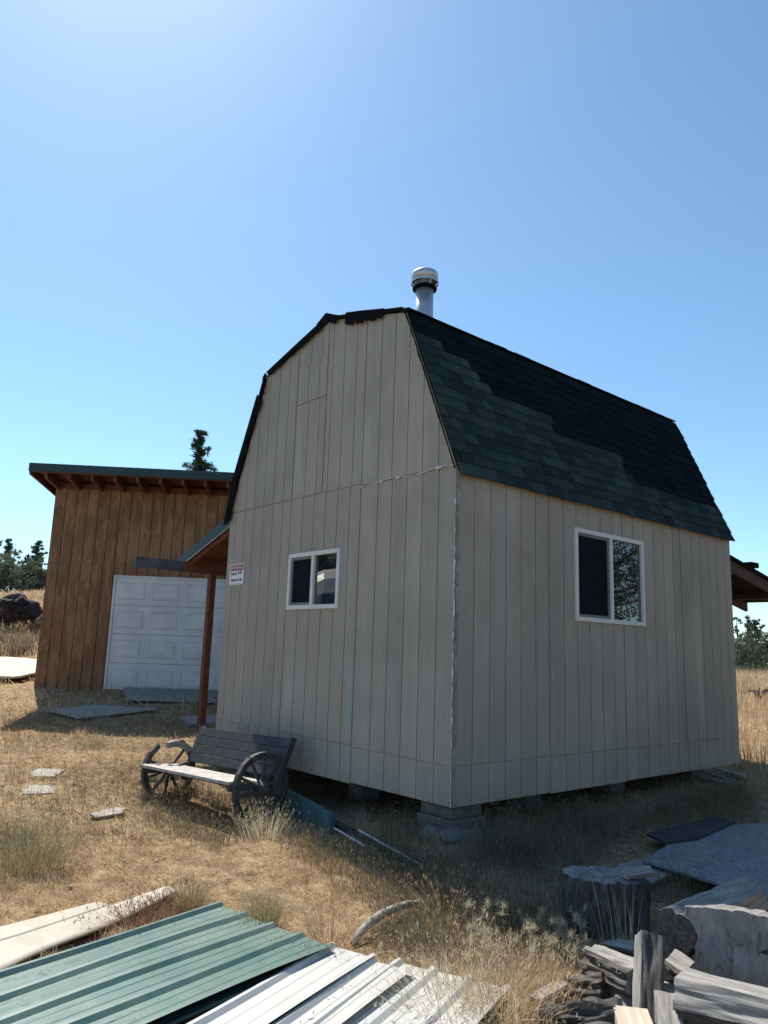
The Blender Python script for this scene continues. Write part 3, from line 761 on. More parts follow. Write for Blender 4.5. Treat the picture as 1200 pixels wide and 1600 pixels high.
def wheel(cx, missing, sgn):
    h = MB(); h.tube([bq(cx-.10, 0, 0), bq(cx-.07, 0, 0), bq(cx-.03, 0, 0), bq(cx+.03, 0, 0), bq(cx+.07, 0, 0), bq(cx+.10, 0, 0)], [.035, .05, .062, .062, .05, .035], 14)
    hub = h.build('wheel', M['benchwood'], bench, smooth=False)
    for k in range(10):
        a = k*2*math.pi/10+.2
        if missing and missing[0] < a < missing[1]: continue
        s = MB(); c1 = bq(cx, .05*math.cos(a), .05*math.sin(a)); c2 = bq(cx, (RR-.04)*math.cos(a), (RR-.04)*math.sin(a))
        s.tube([c1, (c1+c2)/2, c2], [.013, .019, .015], 7); s.build('spoke', M['benchwood'], hub)
    r = MB()
    if missing: felloe(r, cx, RR, missing[1], missing[0]+2*math.pi)
    else:
        felloe(r, cx, RR, .0, 2.05, .058); felloe(r, cx+.003, RR+.005, 2.1, 6.2, .055)
    r.build('rim', M['benchwood'], hub)
    return hub
wheel(0, None, 1)
wf = wheel(BL, (1.15, 2.1), -1)
r = MB(); felloe(r, BL-.03, RR-.01, .78, 1.85, .065, .06, (0, .02, -.02)); r.build('loose_rim_piece', M['greywood'], wf)
# seat planks: y from -.33 to .12
for k in range(4):
    y0 = -.33+k*.112; s = MB(); s.beam(bq(.03, y0, .075-.03*k*.35), bq(BL-.03, y0+.0, .075-.03*k*.35), .10, .03, up=bz_); s.build('seat_slat', M['seatwood'], bench, bevel=.003)
s = MB()
for x in (.05, BL-.05): s.beam(bq(x, -.36, .035), bq(x, .20, -.005), .05, .07, up=bz_)
s.beam(bq(.0, -.12, .02), bq(BL, -.12, .02), .05, .06, up=bz_); s.build('seat_rail', M['benchwood'], bench)
# backrest
x0b, x1b = -.07, BL-.10
for k in range(4):
    t0 = k*.098; c0 = V((0, .16, .10)); dd = V((0, .40, .92)).normalized()
    y_, z_ = .17+dd.y*(t0+.045), .085+dd.z*(t0+.045)
    s = MB(); a_ = bq(x0b, y_, z_); b_ = bq(x1b, y_, z_); nrm = (by*-dd.z+bz_*dd.y)
    s.beam(a_, b_, .092, .028, up=nrm); s.build('back_slat', M['backwood'], bench, bevel=.003)
for x in (x0b+.03, x1b-.05):
    s = MB(); s.beam(bq(x, .10, -.10), bq(x, .17+dd.y*.40+.03, .085+dd.z*.395), .05, .06, up=by); s.build('back_post', M['benchwood'], bench)

# ------------------------------------------------------------------ planks and pipes near the bench
def plank(name, a, b, w, h, mat, label, cat, group=None, tilt=0):
    mb = MB(); a, b = V(a), V(b); d = (b-a).normalized(); s = d.cross(UP).normalized(); u = s.cross(d)
    s2 = s*math.cos(tilt)+u*math.sin(tilt); u2 = s2.cross(d)
    mb.box(a-s2*w/2-u2*h/2, b-a, s2*w, u2*h); o = mb.build(name, mat, None, origin=(a+b)/2, bevel=.004); tag(o, label, cat, group); return o
M['tealboard'] = m_plain('teal_painted_board', (.035,.105,.125), .6, var=.3, sc=4, bst=.3)
M['whiteedge'] = m_plain('white_edging', (.45,.46,.47), .5, var=.1)
pa = gp(432, 1240, .09); pb_ = gp(519, 1292, .07)
plank('teal_plank', pa, pb_, .05, .22, M['tealboard'], 'long teal painted plank on edge behind the near wagon wheel', 'plank')
plank('metal_flashing', gp(560, 1297, .08), gp(660, 1353, .05), .012, .018, M['whiteedge'], 'long white-edged metal strip pointing toward the cabin pier', 'metal strip', 'white-edged strips on the shaded ground', .5)
plank('metal_flashing', gp(521, 1293, .06), gp(570, 1322, .04), .012, .02, M['whiteedge'], 'short white-edged metal strip at the end of the teal plank', 'metal strip', 'white-edged strips on the shaded ground', .5)
plank('dark_plank', gp(520, 1285, .05), gp(650, 1352, .03), .09, .04, M['darkboard'], 'dark board lying under the long white-edged strip', 'board')
# torn sheet of plastic around the near pier
bm_ = MB(); c0 = gp(688, 1305); pts_ = []
nx, ny = 16, 6
for j in range(ny):
    for i in range(nx):
        a_ = i/(nx-1)*2.6-1.3; rr_ = .20+.09*j/(ny-1)
        p = cab(.2, .2, 0)+V((math.sin(a_), -math.cos(a_), 0))*rr_*(1+.10*math.sin(i*1.1))
        pts_.append(V((p.x, p.y, gz(p.x, p.y)+.01+.09*(1-j/(ny-1))*(.8+.2*math.sin(i*.9+1))+.006*math.sin(i*3+j))))
bm_.v = [tuple(p) for p in pts_]
for j in range(ny-1):
    for i in range(nx-1): bm_.f.append((j*nx+i, (j+1)*nx+i, (j+1)*nx+i+1, j*nx+i+1)); bm_.m.append(0)
M['plastic'] = m_plain('dusty_grey_sheet', (.19,.19,.18), .55, var=.2, sc=7, bst=.5)
o = bm_.build('crumpled_sheet', M['plastic'], None, origin=c0, smooth=True); tag(o, 'crumpled grey sheeting wrapped around the base of the near corner pier', 'sheeting')
md = o.modifiers.new('s', 'SOLIDIFY'); md.thickness = .006
# curved stick
pp = [gp(x, y, .03+.05*math.sin(i/6*math.pi)) for i, (x, y) in enumerate([(552,1474),(562,1458),(578,1441),(598,1428),(620,1418),(640,1412),(655,1410)])]
mb = MB(); mb.tube(pp, [.020,.024,.026,.026,.024,.022,.016], 9); o = mb.build('curved_branch', M['greywood'], None, origin=pp[3], smooth=True); tag(o, 'curved grey branch lying in dry grass beyond the metal sheets', 'branch')

# ------------------------------------------------------------------ metal roofing sheets
def dirpt(p, az, d, s=0): a_ = R(az); return V((p.x+math.sin(a_)*d+math.cos(a_)*s, p.y+math.cos(a_)*d-math.sin(a_)*s, p.z))
def sheet(name, corner, az, length, nribs, pitch, mat, label, group, zc, ribh=.022, first=.0, edge_dir=None, droop=.0, th_=.0012, jag=0):
    """corner: far-right corner; ribs run back toward the camera (az+180); width to the left"""
    L = 14; prof_ = []; x = first
    W = pitch*nribs
    prof_.append((0, 0)) ; prof_.append((.0, .012))
    for k in range(nribs):
        b0 = k*pitch
        prof_ += [(b0+.004, ribh*.9), (b0+.026, ribh), (b0+.052, 0), (b0+pitch*.37, 0), (b0+pitch*.40, .003), (b0+pitch*.43, 0), (b0+pitch*.68, 0), (b0+pitch*.71, .003), (b0+pitch*.74, 0), (b0+pitch-.018, 0)]
    prof_ += [(W, ribh), (W+.02, ribh), (W+.03, 0)]
    prof_ = prof_[2:]
    mb = MB(); nP = len(prof_)
    for i in range(L+1):
        t = i/L*length
        for (s_, h_) in prof_:
            p = dirpt(corner, az, -t, -s_)
            zz = zc+h_+droop*math.sin(t*1.7+s_*1.3)*.5+.004*math.sin(s_*9+t*3)
            mb.v.append((p.x, p.y, zz))
    for i in range(L):
        for k in range(nP-1): mb.f.append((i*nP+k, i*nP+k+1, (i+1)*nP+k+1, (i+1)*nP+k)); mb.m.append(0)
    o = mb.build(name, mat, None, origin=corner)
    md = o.modifiers.new('s', 'SOLIDIFY'); md.thickness = th_; md.offset = -1
    tag(o, label, 'metal sheet', group)
    EXC.append([tuple(dirpt(corner, az, .05, .05)[:2]), tuple(dirpt(corner, az, -length, .05)[:2]), tuple(dirpt(corner, az, -length, -W-.05)[:2]), tuple(dirpt(corner, az, .05, -W-.05)[:2])])
zs = -.36
gc = atz(524, 1482, zs+.03)
# ground is about -.42 here
sheet('roofing_sheet', gc, 38.5, 3.3, 4, .235, M['sheet_green'], 'dull green ribbed roofing sheet, on top of the metal pile', 'ribbed roofing sheets on the ground', zs+.03, droop=.012)
gc2 = dirpt(gc, 38.5, -.02, .0)
gc2 = atz(528, 1493, zs)
sheet('roofing_sheet', gc2, 39.2, 3.3, 4, .235, M['sheet_green'], 'ribbed roofing sheet mostly hidden directly under the green one', 'ribbed roofing sheets on the ground', zs-.012)
wc = atz(645, 1522, zs-.01)
wc2 = atz(598, 1506, zs-.01)
w1 = atz(690, 1508, zs-.03)
sheet('roofing_sheet', atz(588, 1502, zs), 30.5, 3.2, 1, .27, M['sheet_white'], 'white ribbed roofing sheet beside the green one, nearest its edge', 'ribbed roofing sheets on the ground', zs+.012)
sheet('roofing_sheet', atz(648, 1520, zs), 29.5, 3.2, 1, .24, M['sheet_white'], 'white ribbed roofing sheet, second from the green one', 'ribbed roofing sheets on the ground', zs+.0)
sheet('roofing_sheet', atz(800, 1543, zs), 28.5, 3.2, 3, .205, M['sheet_white'], 'white ribbed roofing sheet at the right, half hidden by dry grass', 'ribbed roofing sheets on the ground', zs-.012)
EXC_GREEN, EXC_WHITE = EXC[-5], EXC[-3:]
# cream panels at left
def warped(name, pix, thick, mat, label, cat, zc, bend):
    P = [atz(x, y, zc) for x, y in pix]; a_, b_, c_, d_ = P; n = 18; mb = MB()
    for i in range(n+1):
        for j in range(5):
            p = (a_*(1-i/n)+b_*(i/n))*(1-j/4)+(d_*(1-i/n)+c_*(i/n))*(j/4)
            g_ = gz(p.x, p.y)
            mb.v.append((p.x, p.y, g_+thick+.012+bend*(math.sin(i/n*math.pi*1.5)**2)*(j/4)))
    for i in range(n):
        for j in range(4): mb.f.append((i*5+j, (i+1)*5+j, (i+1)*5+j+1, i*5+j+1)); mb.m.append(0)
    o = mb.build(name, mat, None, origin=a_, smooth=True); md = o.modifiers.new('s', 'SOLIDIFY'); md.thickness = thick; md.offset = -1
    tag(o, label, cat, 'cream sheets in the grass'); ex(P, 1.0)
warped('cream_sheet', [(-90,1500),(262,1384),(275,1398),(-60,1545)], .012, M['creamsheet'], 'warped cream panel with a dark gap beneath, against the green sheet', 'panel', -.38, .022)
warped('cream_sheet', [(-70,1468),(150,1410),(175,1414),(-60,1492)], .010, M['creamsheet'], 'narrower cream panel strip farther from the green sheet', 'panel', -.39, .0)

# ------------------------------------------------------------------ boards on the right
def board(pix, zc, thick, mat, label, name='strand_board', rotc=None):
    for _ in range(4):
        P = [atz(x, y, zc) for x, y in pix]; c = sum(P, V())/len(P); zc = max([gz(p.x, p.y) for p in P]+[gz(c.x, c.y)])+.03+thick
    zc -= thick; n = len(P)
    s = 0
    for i in range(n): s += (P[i]-c).cross(P[(i+1) % n]-c).z
    if s < 0: P = P[::-1]
    mb = MB(); mb.prism([p+UP*.0 for p in P], UP*thick); o = mb.build(name, mat, None, origin=c, bevel=.002); tag(o, label, 'board', 'boards lying on the right'); ex(P, 1.0)
board([(1010,1302),(1112,1276),(1150,1283),(1090,1309),(1040,1316)], -.30, .02, M['darkboard'], 'near-black flat board lying behind the large strand board', 'dark_board')
board([(1004,1344),(1088,1292),(1210,1284),(1330,1330),(1330,1420),(1200,1404)], -.285, .018, M['osb'], 'large weathered grey strand board lying in the shade at the right')
board([(960,1352),(1000,1341),(1050,1362),(1020,1378)], -.33, .02, M['greywood'], 'small grey plank end sticking out behind the wide stump', 'grey_plank')
for (a_, b_, lb) in (((1100,1205),(1150,1222),'upper thin grey board under the far end of the cabin'), ((1098,1214),(1160,1228),'lower thin grey board under the far end of the cabin'), ((1118,1200),(1166,1214),'short grey board poking out past the cabin far corner')):
    plank('thin_board', gp(*a_, .05), gp(*b_, .05), .10, .02, M['greywood'], lb, 'board', 'boards under the cabin far end')
plank('wood_stake', gp(834, 1562, .05), gp(880, 1536, .05), .07, .02, M['seatwood'], 'pale flat board at the left foot of the firewood pile', 'board')

# ------------------------------------------------------------------ stump and firewood
M['fire'] = m_wood('weathered_firewood', (.36,.345,.315), (.14,.133,.125), gsc=(1,1,.09), sc=52, bst=1.0, patches=(.20,.185,.165))
M['firepale'] = m_wood('pale_split_wood', (.60,.53,.42), (.38,.32,.24), gsc=(1,1,.05), sc=22, bst=.4)
def m_end():
    m, t, b, o = nt('sawn_end_grain'); c = coords(t); w_ = t.nodes.new('ShaderNodeTexWave'); w_.wave_type = 'RINGS'; w_.rings_direction = 'Z'; w_.inputs['Scale'].default_value = 22; w_.inputs['Distortion'].default_value = 6; w_.inputs['Detail'].default_value = 3; w_.inputs['Detail Scale'].default_value = 1.2
    mp = t.nodes.new('ShaderNodeMapping'); mp.inputs['Location'].default_value = (.09, .05, 0); t.links.new(c, mp.inputs[0]); t.links.new(mp.outputs[0], w_.inputs[0])
    n1 = noise(t, c, 7, 5, .6); col = ramp(t, n1, [(.3, (.13,.125,.12)), (.7, (.30,.285,.27))])
    col = mix(t, .02, col, w_.outputs[0], 'OVERLAY')
    ck = ramp(t, noise(t, coords(t, (1, .22, 1), rot=(0, 0, -.35)), 9, 3, .5), [(.488, (1,1,1)), (.5, (.15,.15,.15)), (.512, (1,1,1))]); col = mix(t, .7, col, ck, 'MULTIPLY')
    k = noise(t, coords(t, (1, .25, 1), rot=(0, 0, .5)), 34, 6, .75); col = mix(t, .6, col, ramp(t, k, [(.35, (.3,.3,.3)), (.65, (.68,.68,.68))]), 'OVERLAY')
    t.links.new(col, b.inputs['Base Color']); b.inputs['Roughness'].default_value = .85; bump(t, b, k, .6, .004); return m
M['endgrain'] = m_end()
M['bark'] = m_wood('charred_bark', (.115,.105,.095), (.018,.016,.015), gsc=(1,1,.3), sc=34, bst=1.0)
def log(a, b, sect, mats, label, name='firewood_log', seed=0, rough=.010, twist=0, group='split firewood in the pile', cat='firewood', rollang=0, barkfrom=None, seg=26, taper=0):
    """sect: list of (x, y[, matindex]) in the cross-section plane, closed"""
    a, b = V(a), V(b); d = b-a; L = d.length; d.normalize()
    side = d.cross(UP); 
    if side.length < .2: side = V((1,0,0))-d*d.x
    side.normalize(); u = side.cross(d).normalized()
    rr_ = random.Random(seed); 
    # resample the section
    S = []; k = len(sect)
    for i in range(k):
        p, q = sect[i], sect[(i+1) % k]; n = max(2, int(math.hypot(q[0]-p[0], q[1]-p[1])/.009))
        for j in range(n): S.append((p[0]+(q[0]-p[0])*j/n, p[1]+(q[1]-p[1])*j/n, p[2] if len(p) > 2 else 0))
    m = len(S); mb = MB(); 
    for i in range(seg+1):
        t = i/seg; ta = rollang+twist*t; sc_ = 1-taper*t
        for (x, y, mi) in S:
            nz = mnoise.noise(V((x*14+seed, y*14, t*L*3)))*rough*1.6+mnoise.noise(V((x*45, y*45+seed, t*L*7)))*rough*(2.0 if mi == 2 else .7)+(mnoise.noise(V((x*85+seed, y*85, t*L*9)))*.45+mnoise.noise(V((x*30, y*30, t*L*4+seed)))*1.0)*rough*.6
            r0 = math.hypot(x, y)+1e-6; k_ = sc_+nz/r0
            X, Y = x*k_, y*k_
            e_ = (rough*1.5*mnoise.noise(V((x*20, y*20, seed+i))) if i in (0, seg) else 0)
            mb.v.append((X*math.cos(ta)-Y*math.sin(ta), X*math.sin(ta)+Y*math.cos(ta), t*L+e_))
    for i in range(seg):
        for j in range(m):
            j2 = (j+1) % m; mb.f.append((i*m+j, i*m+j2, (i+1)*m+j2, (i+1)*m+j)); mb.m.append(S[j][2])
    for (i, rev) in ((0, True), (seg, False)):
        ci = len(mb.v); c = V((0,0,0))
        for j in range(m): c += V(mb.v[i*m+j])
        mb.v.append(tuple(c/m))
        for j in range(m):
            j2 = (j+1) % m; mb.f.append((ci, i*m+j2, i*m+j) if rev else (ci, i*m+j, i*m+j2)); mb.m.append(1)
    me = bpy.data.meshes.new(name); me.from_pydata(mb.v, [], mb.f); me.update()
    for x in mats: me.materials.append(x)
    me.polygons.foreach_set('material_index', mb.m)
    o = bpy.data.objects.new(name, me); COL.objects.link(o)
    o.matrix_world = Matrix(((side.x, u.x, d.x, a.x), (side.y, u.y, d.y, a.y), (side.z, u.z, d.z, a.z), (0, 0, 0, 1)))
    tag(o, label, cat, group); return o
FM = [M['fire'], M['endgrain'], M['bark']]
def arc(r, a0, a1, n, mi): return [(r*math.cos(a0+(a1-a0)*i/n), r*math.sin(a0+(a1-a0)*i/n), mi) for i in range(n)]
rnd = lambda r: arc(r, 0, 2*math.pi, 12, 2)
half = lambda r, mi=2: arc(r, math.pi, 2*math.pi, 8, mi)+[(r, 0, 0), (.3*r, .06*r, 0), (-.5*r, -.03*r, 0)]
quart = lambda r: [(0, .55*r, 0), (-.8*r, -.35*r, 2), (-.2*r, -.62*r, 2), (.55*r, -.5*r, 2), (.85*r, -.2*r, 0), (.75*r, .1*r, 0)]
sqr = lambda w, h, mi=0: [(-w, -h, mi), (w, -h, mi), (w, h, mi), (-w, h, mi)]
# stump
sc0 = atz(957, 1462, -.40); 
sp = sc0+V((.02, .17, 0)); sp.z = gz(sp.x, sp.y)-.03
so = log(sp, sp+UP*.34, [(-.26,-.10,2),(-.18,-.17,2),(-.06,-.20,2),(.10,-.19,2),(.2,-.14,2),(.245,-.05,2),(.24,.08,2),(.14,.18,2),(-.07,.2,2),(-.2,.13,2),(-.26,.03,2)], FM, 'wide dark upright stump with flat grey top behind the firewood pile', 'stump', 3, .009, group=None, cat='stump')
EXC.append([(sp.x-.3, sp.y-.2), (sp.x+.3, sp.y-.2), (sp.x+.3, sp.y+.2), (sp.x-.3, sp.y+.2)])
tp = sp+UP*.352
log(tp+V((.08,-.10,.02)), tp+V((.26,-.05,.03)), [(-.05,-.015,0),(.05,-.02,0),(.06,.01,0),(0,.03,0),(-.05,.012,0)], [M['fire']]*3, 'jagged pale wood chunk lying on top of the stump', 'wood_chunk', 5, .012, group=None, cat='wood chunk')
def w(px, py, y): return aty(px, py, y)
log(w(1056,1452,4.1), w(1172,1402,4.55), [(-.10,-.09,2),(.05,-.12,2),(.11,-.03,0),(.09,.06,0),(-.02,.10,0),(-.10,.07,0)], [M['firelight'] if 'firelight' in M else M['fire'], M['bark'], M['bark']], 'long pale cracked log with charred end, topmost on the firewood pile', seed=11, rough=.012)
# forked slab: broad plate
log(w(1150,1478,3.86), w(1163,1470,4.02), [(-.235,.13,1),(-.10,.145,1),(.06,.15,1),(.30,.14,1),(.30,.07,1),(.14,.07,1),(.10,-.02,1),(.20,-.05,1),(.32,-.03,1),(.32,-.20,1),(.02,-.17,1),(-.20,-.13,1),(-.17,.0,1)], [M['endgrain'], M['endgrain'], M['endgrain']], 'broad grey notched slab of wood leaning on the firewood pile', 'wood_slab', 12, .006, seg=4, rollang=.04)
log(w(1012,1605,3.75), w(1015,1467,3.98), [(-.065,-.06,0),(.03,-.08,0),(.07,-.02,2),(.06,.06,2),(-.03,.07,0),(-.07,.02,0)], FM, 'tall split log standing upright at the front of the pile', seed=13, rough=.007)
log(w(928,1502,4.25), w(1000,1532,3.95), [(-.07,-.08,2),(.04,-.10,2),(.09,-.02,2),(.05,.06,0),(-.05,.08,0),(-.09,.01,0)], FM, 'rough split log with pale broken top, left of the upright one', seed=14, rough=.016)
log(w(890,1550,4.2), w(950,1548,4.05), rnd(.075), [M['bark']]*3, 'short dark bark-covered log at the left end of the pile', seed=15, rough=.014)
log(w(850,1598,3.85), w(968,1590,3.7), [(-.07,-.06,2),(.05,-.07,2),(.08,0,2),(.03,.06,2),(-.06,.05,2)], FM, 'charred bark slab lying lowest at the front of the pile', seed=16, rough=.02)
log(w(985,1592,3.70), w(1000,1640,3.45), sqr(.075,.05), [M['firepale']]*3, 'clean pale sawn block at the bottom front of the pile', 'sawn_block', 17, .002)
log(w(1042,1565,3.72), w(1052,1640,3.5), sqr(.055,.05), [M['fire'], M['firepale'], M['fire']], 'pale-ended timber offcut right of the upright split log', 'sawn_block', 18, .003)
log(w(1055,1500,4.02), w(1085,1520,3.9), quart(.085), FM, 'small pale split piece wedged under the notched slab', seed=19, rough=.012)
log(w(1068,1556,3.66), w(1240,1600,3.35), [(-.08,-.08,2),(.05,-.10,2),(.12,-.01,0),(.06,.09,0),(-.05,.10,0),(-.10,.02,0)], FM, 'thick smooth grey split log across the lower right of the pile', seed=20, rough=.008)
log(w(955,1470,4.5), w(1000,1480,4.35), half(.08), FM, 'dark half-round log just in front of the stump', seed=21, rough=.012)
log(w(1000,1570,4.1), w(1120,1560,4.2), rnd(.10), FM, 'dark round log buried under the middle of the pile', seed=22, rough=.014)
log(w(1100,1560,4.15), w(1230,1545,4.3), rnd(.12), FM, 'dark round log beneath the notched slab', seed=23, rough=.014)
log(w(1110,1470,4.45), w(1230,1480,4.5), quart(.13), FM, 'dark split log behind the notched slab', seed=24, rough=.014)
log(w(940,1575,4.15), w(1010,1560,4.1), quart(.10), FM, 'dark split log under the rough pale-topped one', seed=25, rough=.014)
log(w(905,1530,4.3), w(960,1512,4.4), quart(.06), FM, 'small dark split piece between the stump and the rough pale-topped log', seed=26, rough=.012)
log(w(868,1575,4.0), w(905,1588,3.9), quart(.045), FM, 'small bark splinter at the far left foot of the pile', seed=27, rough=.012)
log(w(1028,1535,3.95), w(1060,1548,3.85), half(.05), FM, 'small half-round piece just right of the upright split log', seed=28, rough=.01)
log(w(975,1555,3.95), w(985,1590,3.85), half(.04), FM, 'narrow splinter of wood left of the upright split log', seed=29, rough=.01)
EXC.append([(.85,3.2), (2.6,3.0), (2.6,4.5), (1.5,4.55), (1.0,4.2)])

# ------------------------------------------------------------------ trees
def m_leaf(name, cols):
    return m_island(name, cols, .7, .4, spec=.2)
M['juniper'] = m_leaf('juniper_foliage', [(.09,.115,.08),(.13,.16,.105),(.07,.095,.07),(.17,.19,.13),(.105,.13,.09)])
M['pine'] = m_leaf('pine_foliage', [(.04,.075,.045),(.06,.10,.06),(.03,.06,.038),(.075,.115,.065)])
M['trunk'] = m_plain('tree_bark', (.11,.085,.065), .9, var=.3, sc=12, bst=1)
def tree(loc, h, w, seed, mat, label, shape='cone', dens=1.0, leaf=.10, cl=1.0, sparse=.0, group='trees beyond the yard', bare=.0, name='juniper_tree'):
    rr_ = random.Random(seed); root = thing(name, label, 'tree', loc, group)
    loc = V(loc); t = MB(); pts_ = []; n = 8; lean = V((rr_.uniform(-.03, .03), rr_.uniform(-.03, .03), 0))*h
    for i in range(n+1): f = i/n; pts_.append(loc+UP*(h*f*.97-.1)+lean*f*f+V((rr_.uniform(-1, 1), rr_.uniform(-1, 1), 0))*.012*h*(1-f))
    t.tube(pts_, [max(.012, h*.028*(1-i/n*.95)) for i in range(n+1)], 8)
    verts = []; faces = []
    nb = int(26*dens*max(1, h/4))
    for b in range(nb):
        f = .06+.92*(b+rr_.random())/nb
        if shape == 'cone': ext = w*(1.05-f)*(1 if f > .12 else .8)
        elif shape == 'spire': ext = w*(1.02-f)**1.1
        else: ext = w*math.sin(math.pi*min(1, .18+f*.80))**.7
        ext *= rr_.uniform(.55, 1.2)
        a_ = rr_.uniform(0, 6.283); base = loc+UP*(h*f-.1)+lean*f*f
        d = V((math.cos(a_), math.sin(a_), rr_.uniform(-.05, .55) if shape != 'spire' else rr_.uniform(-.25, .3)))
        tip = base+d*ext; t.tube([base, base*.5+tip*.5+UP*.03*h*rr_.uniform(-.5, .5), tip], [max(.006, h*.006), h*.004, .004], 4, caps=False)
        if rr_.random() < bare: continue
        nc = max(3, int(ext/.16))
        for c in range(nc):
            g = (c+.6)/nc; cc = base+(tip-base)*g+V((rr_.gauss(0, 1), rr_.gauss(0, 1), rr_.gauss(0, 1)))*.08*max(.6, ext)
            if rr_.random() < sparse: continue
            rad = cl*(.14+.12*rr_.random())*(.6+.4*w)*(.75 if g > .8 else 1)*(1.15-.85*f)
            for q in range(int(34*dens)):
                p = cc+V((rr_.gauss(0, 1), rr_.gauss(0, 1), rr_.gauss(0, .75)))*rad*.6
                s = leaf*rr_.uniform(.5, 1.3); e1 = V((rr_.gauss(0, 1), rr_.gauss(0, 1), rr_.gauss(0, 1)+.5)).normalized(); e2 = e1.cross(V((rr_.gauss(0, 1), rr_.gauss(0, 1), rr_.gauss(0, 1)))).normalized()
                k = len(verts); verts += [tuple(p-e2*s*.22-loc), tuple(p+e2*s*.22-loc), tuple(p+e1*s-loc)]; faces.append((k, k+1, k+2))
    t.build('trunk', M['trunk'], root)
    me = bpy.data.meshes.new('crown'); me.from_pydata(verts, [], faces); me.update(); me.materials.append(mat)
    o = bpy.data.objects.new('crown', me); COL.objects.link(o); o.parent = root; return root
def treeat(px, pytop, y, w, seed, mat, label, **k):
    top = aty(px, pytop, y); g_ = gz(top.x, top.y); tree(V((top.x, top.y, g_)), top.z-g_, w, seed, mat, label, **k)
treeat(319, 662, 27, 3.0, 1, M['pine'], 'dark conifer with pointed tip rising behind the garage roof', shape='spire', dens=1.9, leaf=.11, cl=.72, name='conifer_tree', sparse=.1)
treeat(12, 836, 46, 1.5, 2, M['juniper'], 'ragged dark spire tree at the left edge with bare twigs', shape='spire', leaf=.16, cl=.8, dens=1.3, bare=.35)
treeat(26, 846, 50, .6, 3, M['juniper'], 'thin nearly bare tree between the ragged spire and garage', shape='spire', leaf=.15, bare=.8, dens=.6)
treeat(62, 842, 44, 1.7, 4, M['juniper'], 'airy pointed juniper beside the garage corner', shape='cone', leaf=.14, cl=.6, dens=1.5, sparse=.25)
treeat(-12, 850, 43, 2.2, 5, M['juniper'], 'bushy juniper cut by the left edge of the photo', shape='round', leaf=.14, cl=.75, dens=.9)
treeat(38, 880, 42, 2.0, 6, M['juniper'], 'low rounded juniper left of the garage, in front of the row', shape='round', leaf=.13, cl=.8, dens=.9)
treeat(8, 878, 41, 2.0, 7, M['juniper'], 'low dark juniper under the ragged spire tree', shape='round', leaf=.13, cl=.8, dens=.9)
treeat(75, 880, 43, 2.0, 8, M['juniper'], 'low juniper half hidden behind the garage wall', shape='round', leaf=.13, cl=.8, dens=.85)
treeat(1180, 966, 42, 1.9, 9, M['juniper'], 'pointed juniper on the right beyond the sunlit grass', shape='cone', leaf=.13, cl=.65, dens=1.4)
treeat(1150, 962, 44, .9, 10, M['juniper'], 'sparse juniper hugging the right edge of the cabin', shape='round', leaf=.13, cl=.7, dens=.9, sparse=.35)
treeat(1168, 960, 46, .8, 11, M['juniper'], 'thin juniper with a round top clump, right of the cabin', shape='spire', leaf=.2, dens=.9, sparse=.4)
treeat(1205, 985, 41, 2.4, 12, M['juniper'], 'bushy juniper cut by the right edge of the photo', shape='round', leaf=.13, cl=.8, dens=.9)
treeat(1158, 1005, 40, 1.8, 13, M['juniper'], 'low juniper at the base of the right tree group', shape='round', leaf=.13, cl=.8, dens=.9)
treeat(1138, 1000, 43, 1.8, 14, M['juniper'], 'low juniper mostly hidden behind the cabin far corner', shape='round', leaf=.13, cl=.7, dens=1.2)
# unseen trees: some mirrored in side window, tallest added to block sky light
for i, (x, y, h, w_) in enumerate(((9.4, 8.4, 5.6, 2.3), (12.2, 11.4, 6.2, 2.5), (12.3, 7.4, 5.4, 2.4), (9.5, 2.5, 7, 2.6), (9.5, -3, 7.5, 2.8), (4.5, -7, 7.5, 2.8))):
    tree(V((x, y, gz(x, y))), h, w_, 40+i, M['juniper'], ['tall juniper standing right of the cabin, nearest its side window', 'tall juniper farther back on the right of the yard', 'broad juniper out on the right side of the yard', 'unseen tall juniper added right of the firewood pile to block sky light', 'unseen tall juniper added behind and right of the photographer to block sky light', 'unseen tall juniper added behind the photographer to block sky light'][i], shape='round', leaf=.09, dens=1.5, sparse=.1)

tree(V((-15.5, 11.8, gz(-15.5, 11.8))), 8.5, 3.4, 71, M['juniper'], 'big juniper behind the parked camper van', shape='round', leaf=.12, dens=1.3, sparse=.05, group=None)
tree(V((-16.5, 14.8, gz(-16.5, 14.8))), 8, 3.2, 72, M['juniper'], 'juniper farther back to the right of the one behind the camper', shape='round', leaf=.12, dens=1.1, sparse=.05, group=None)
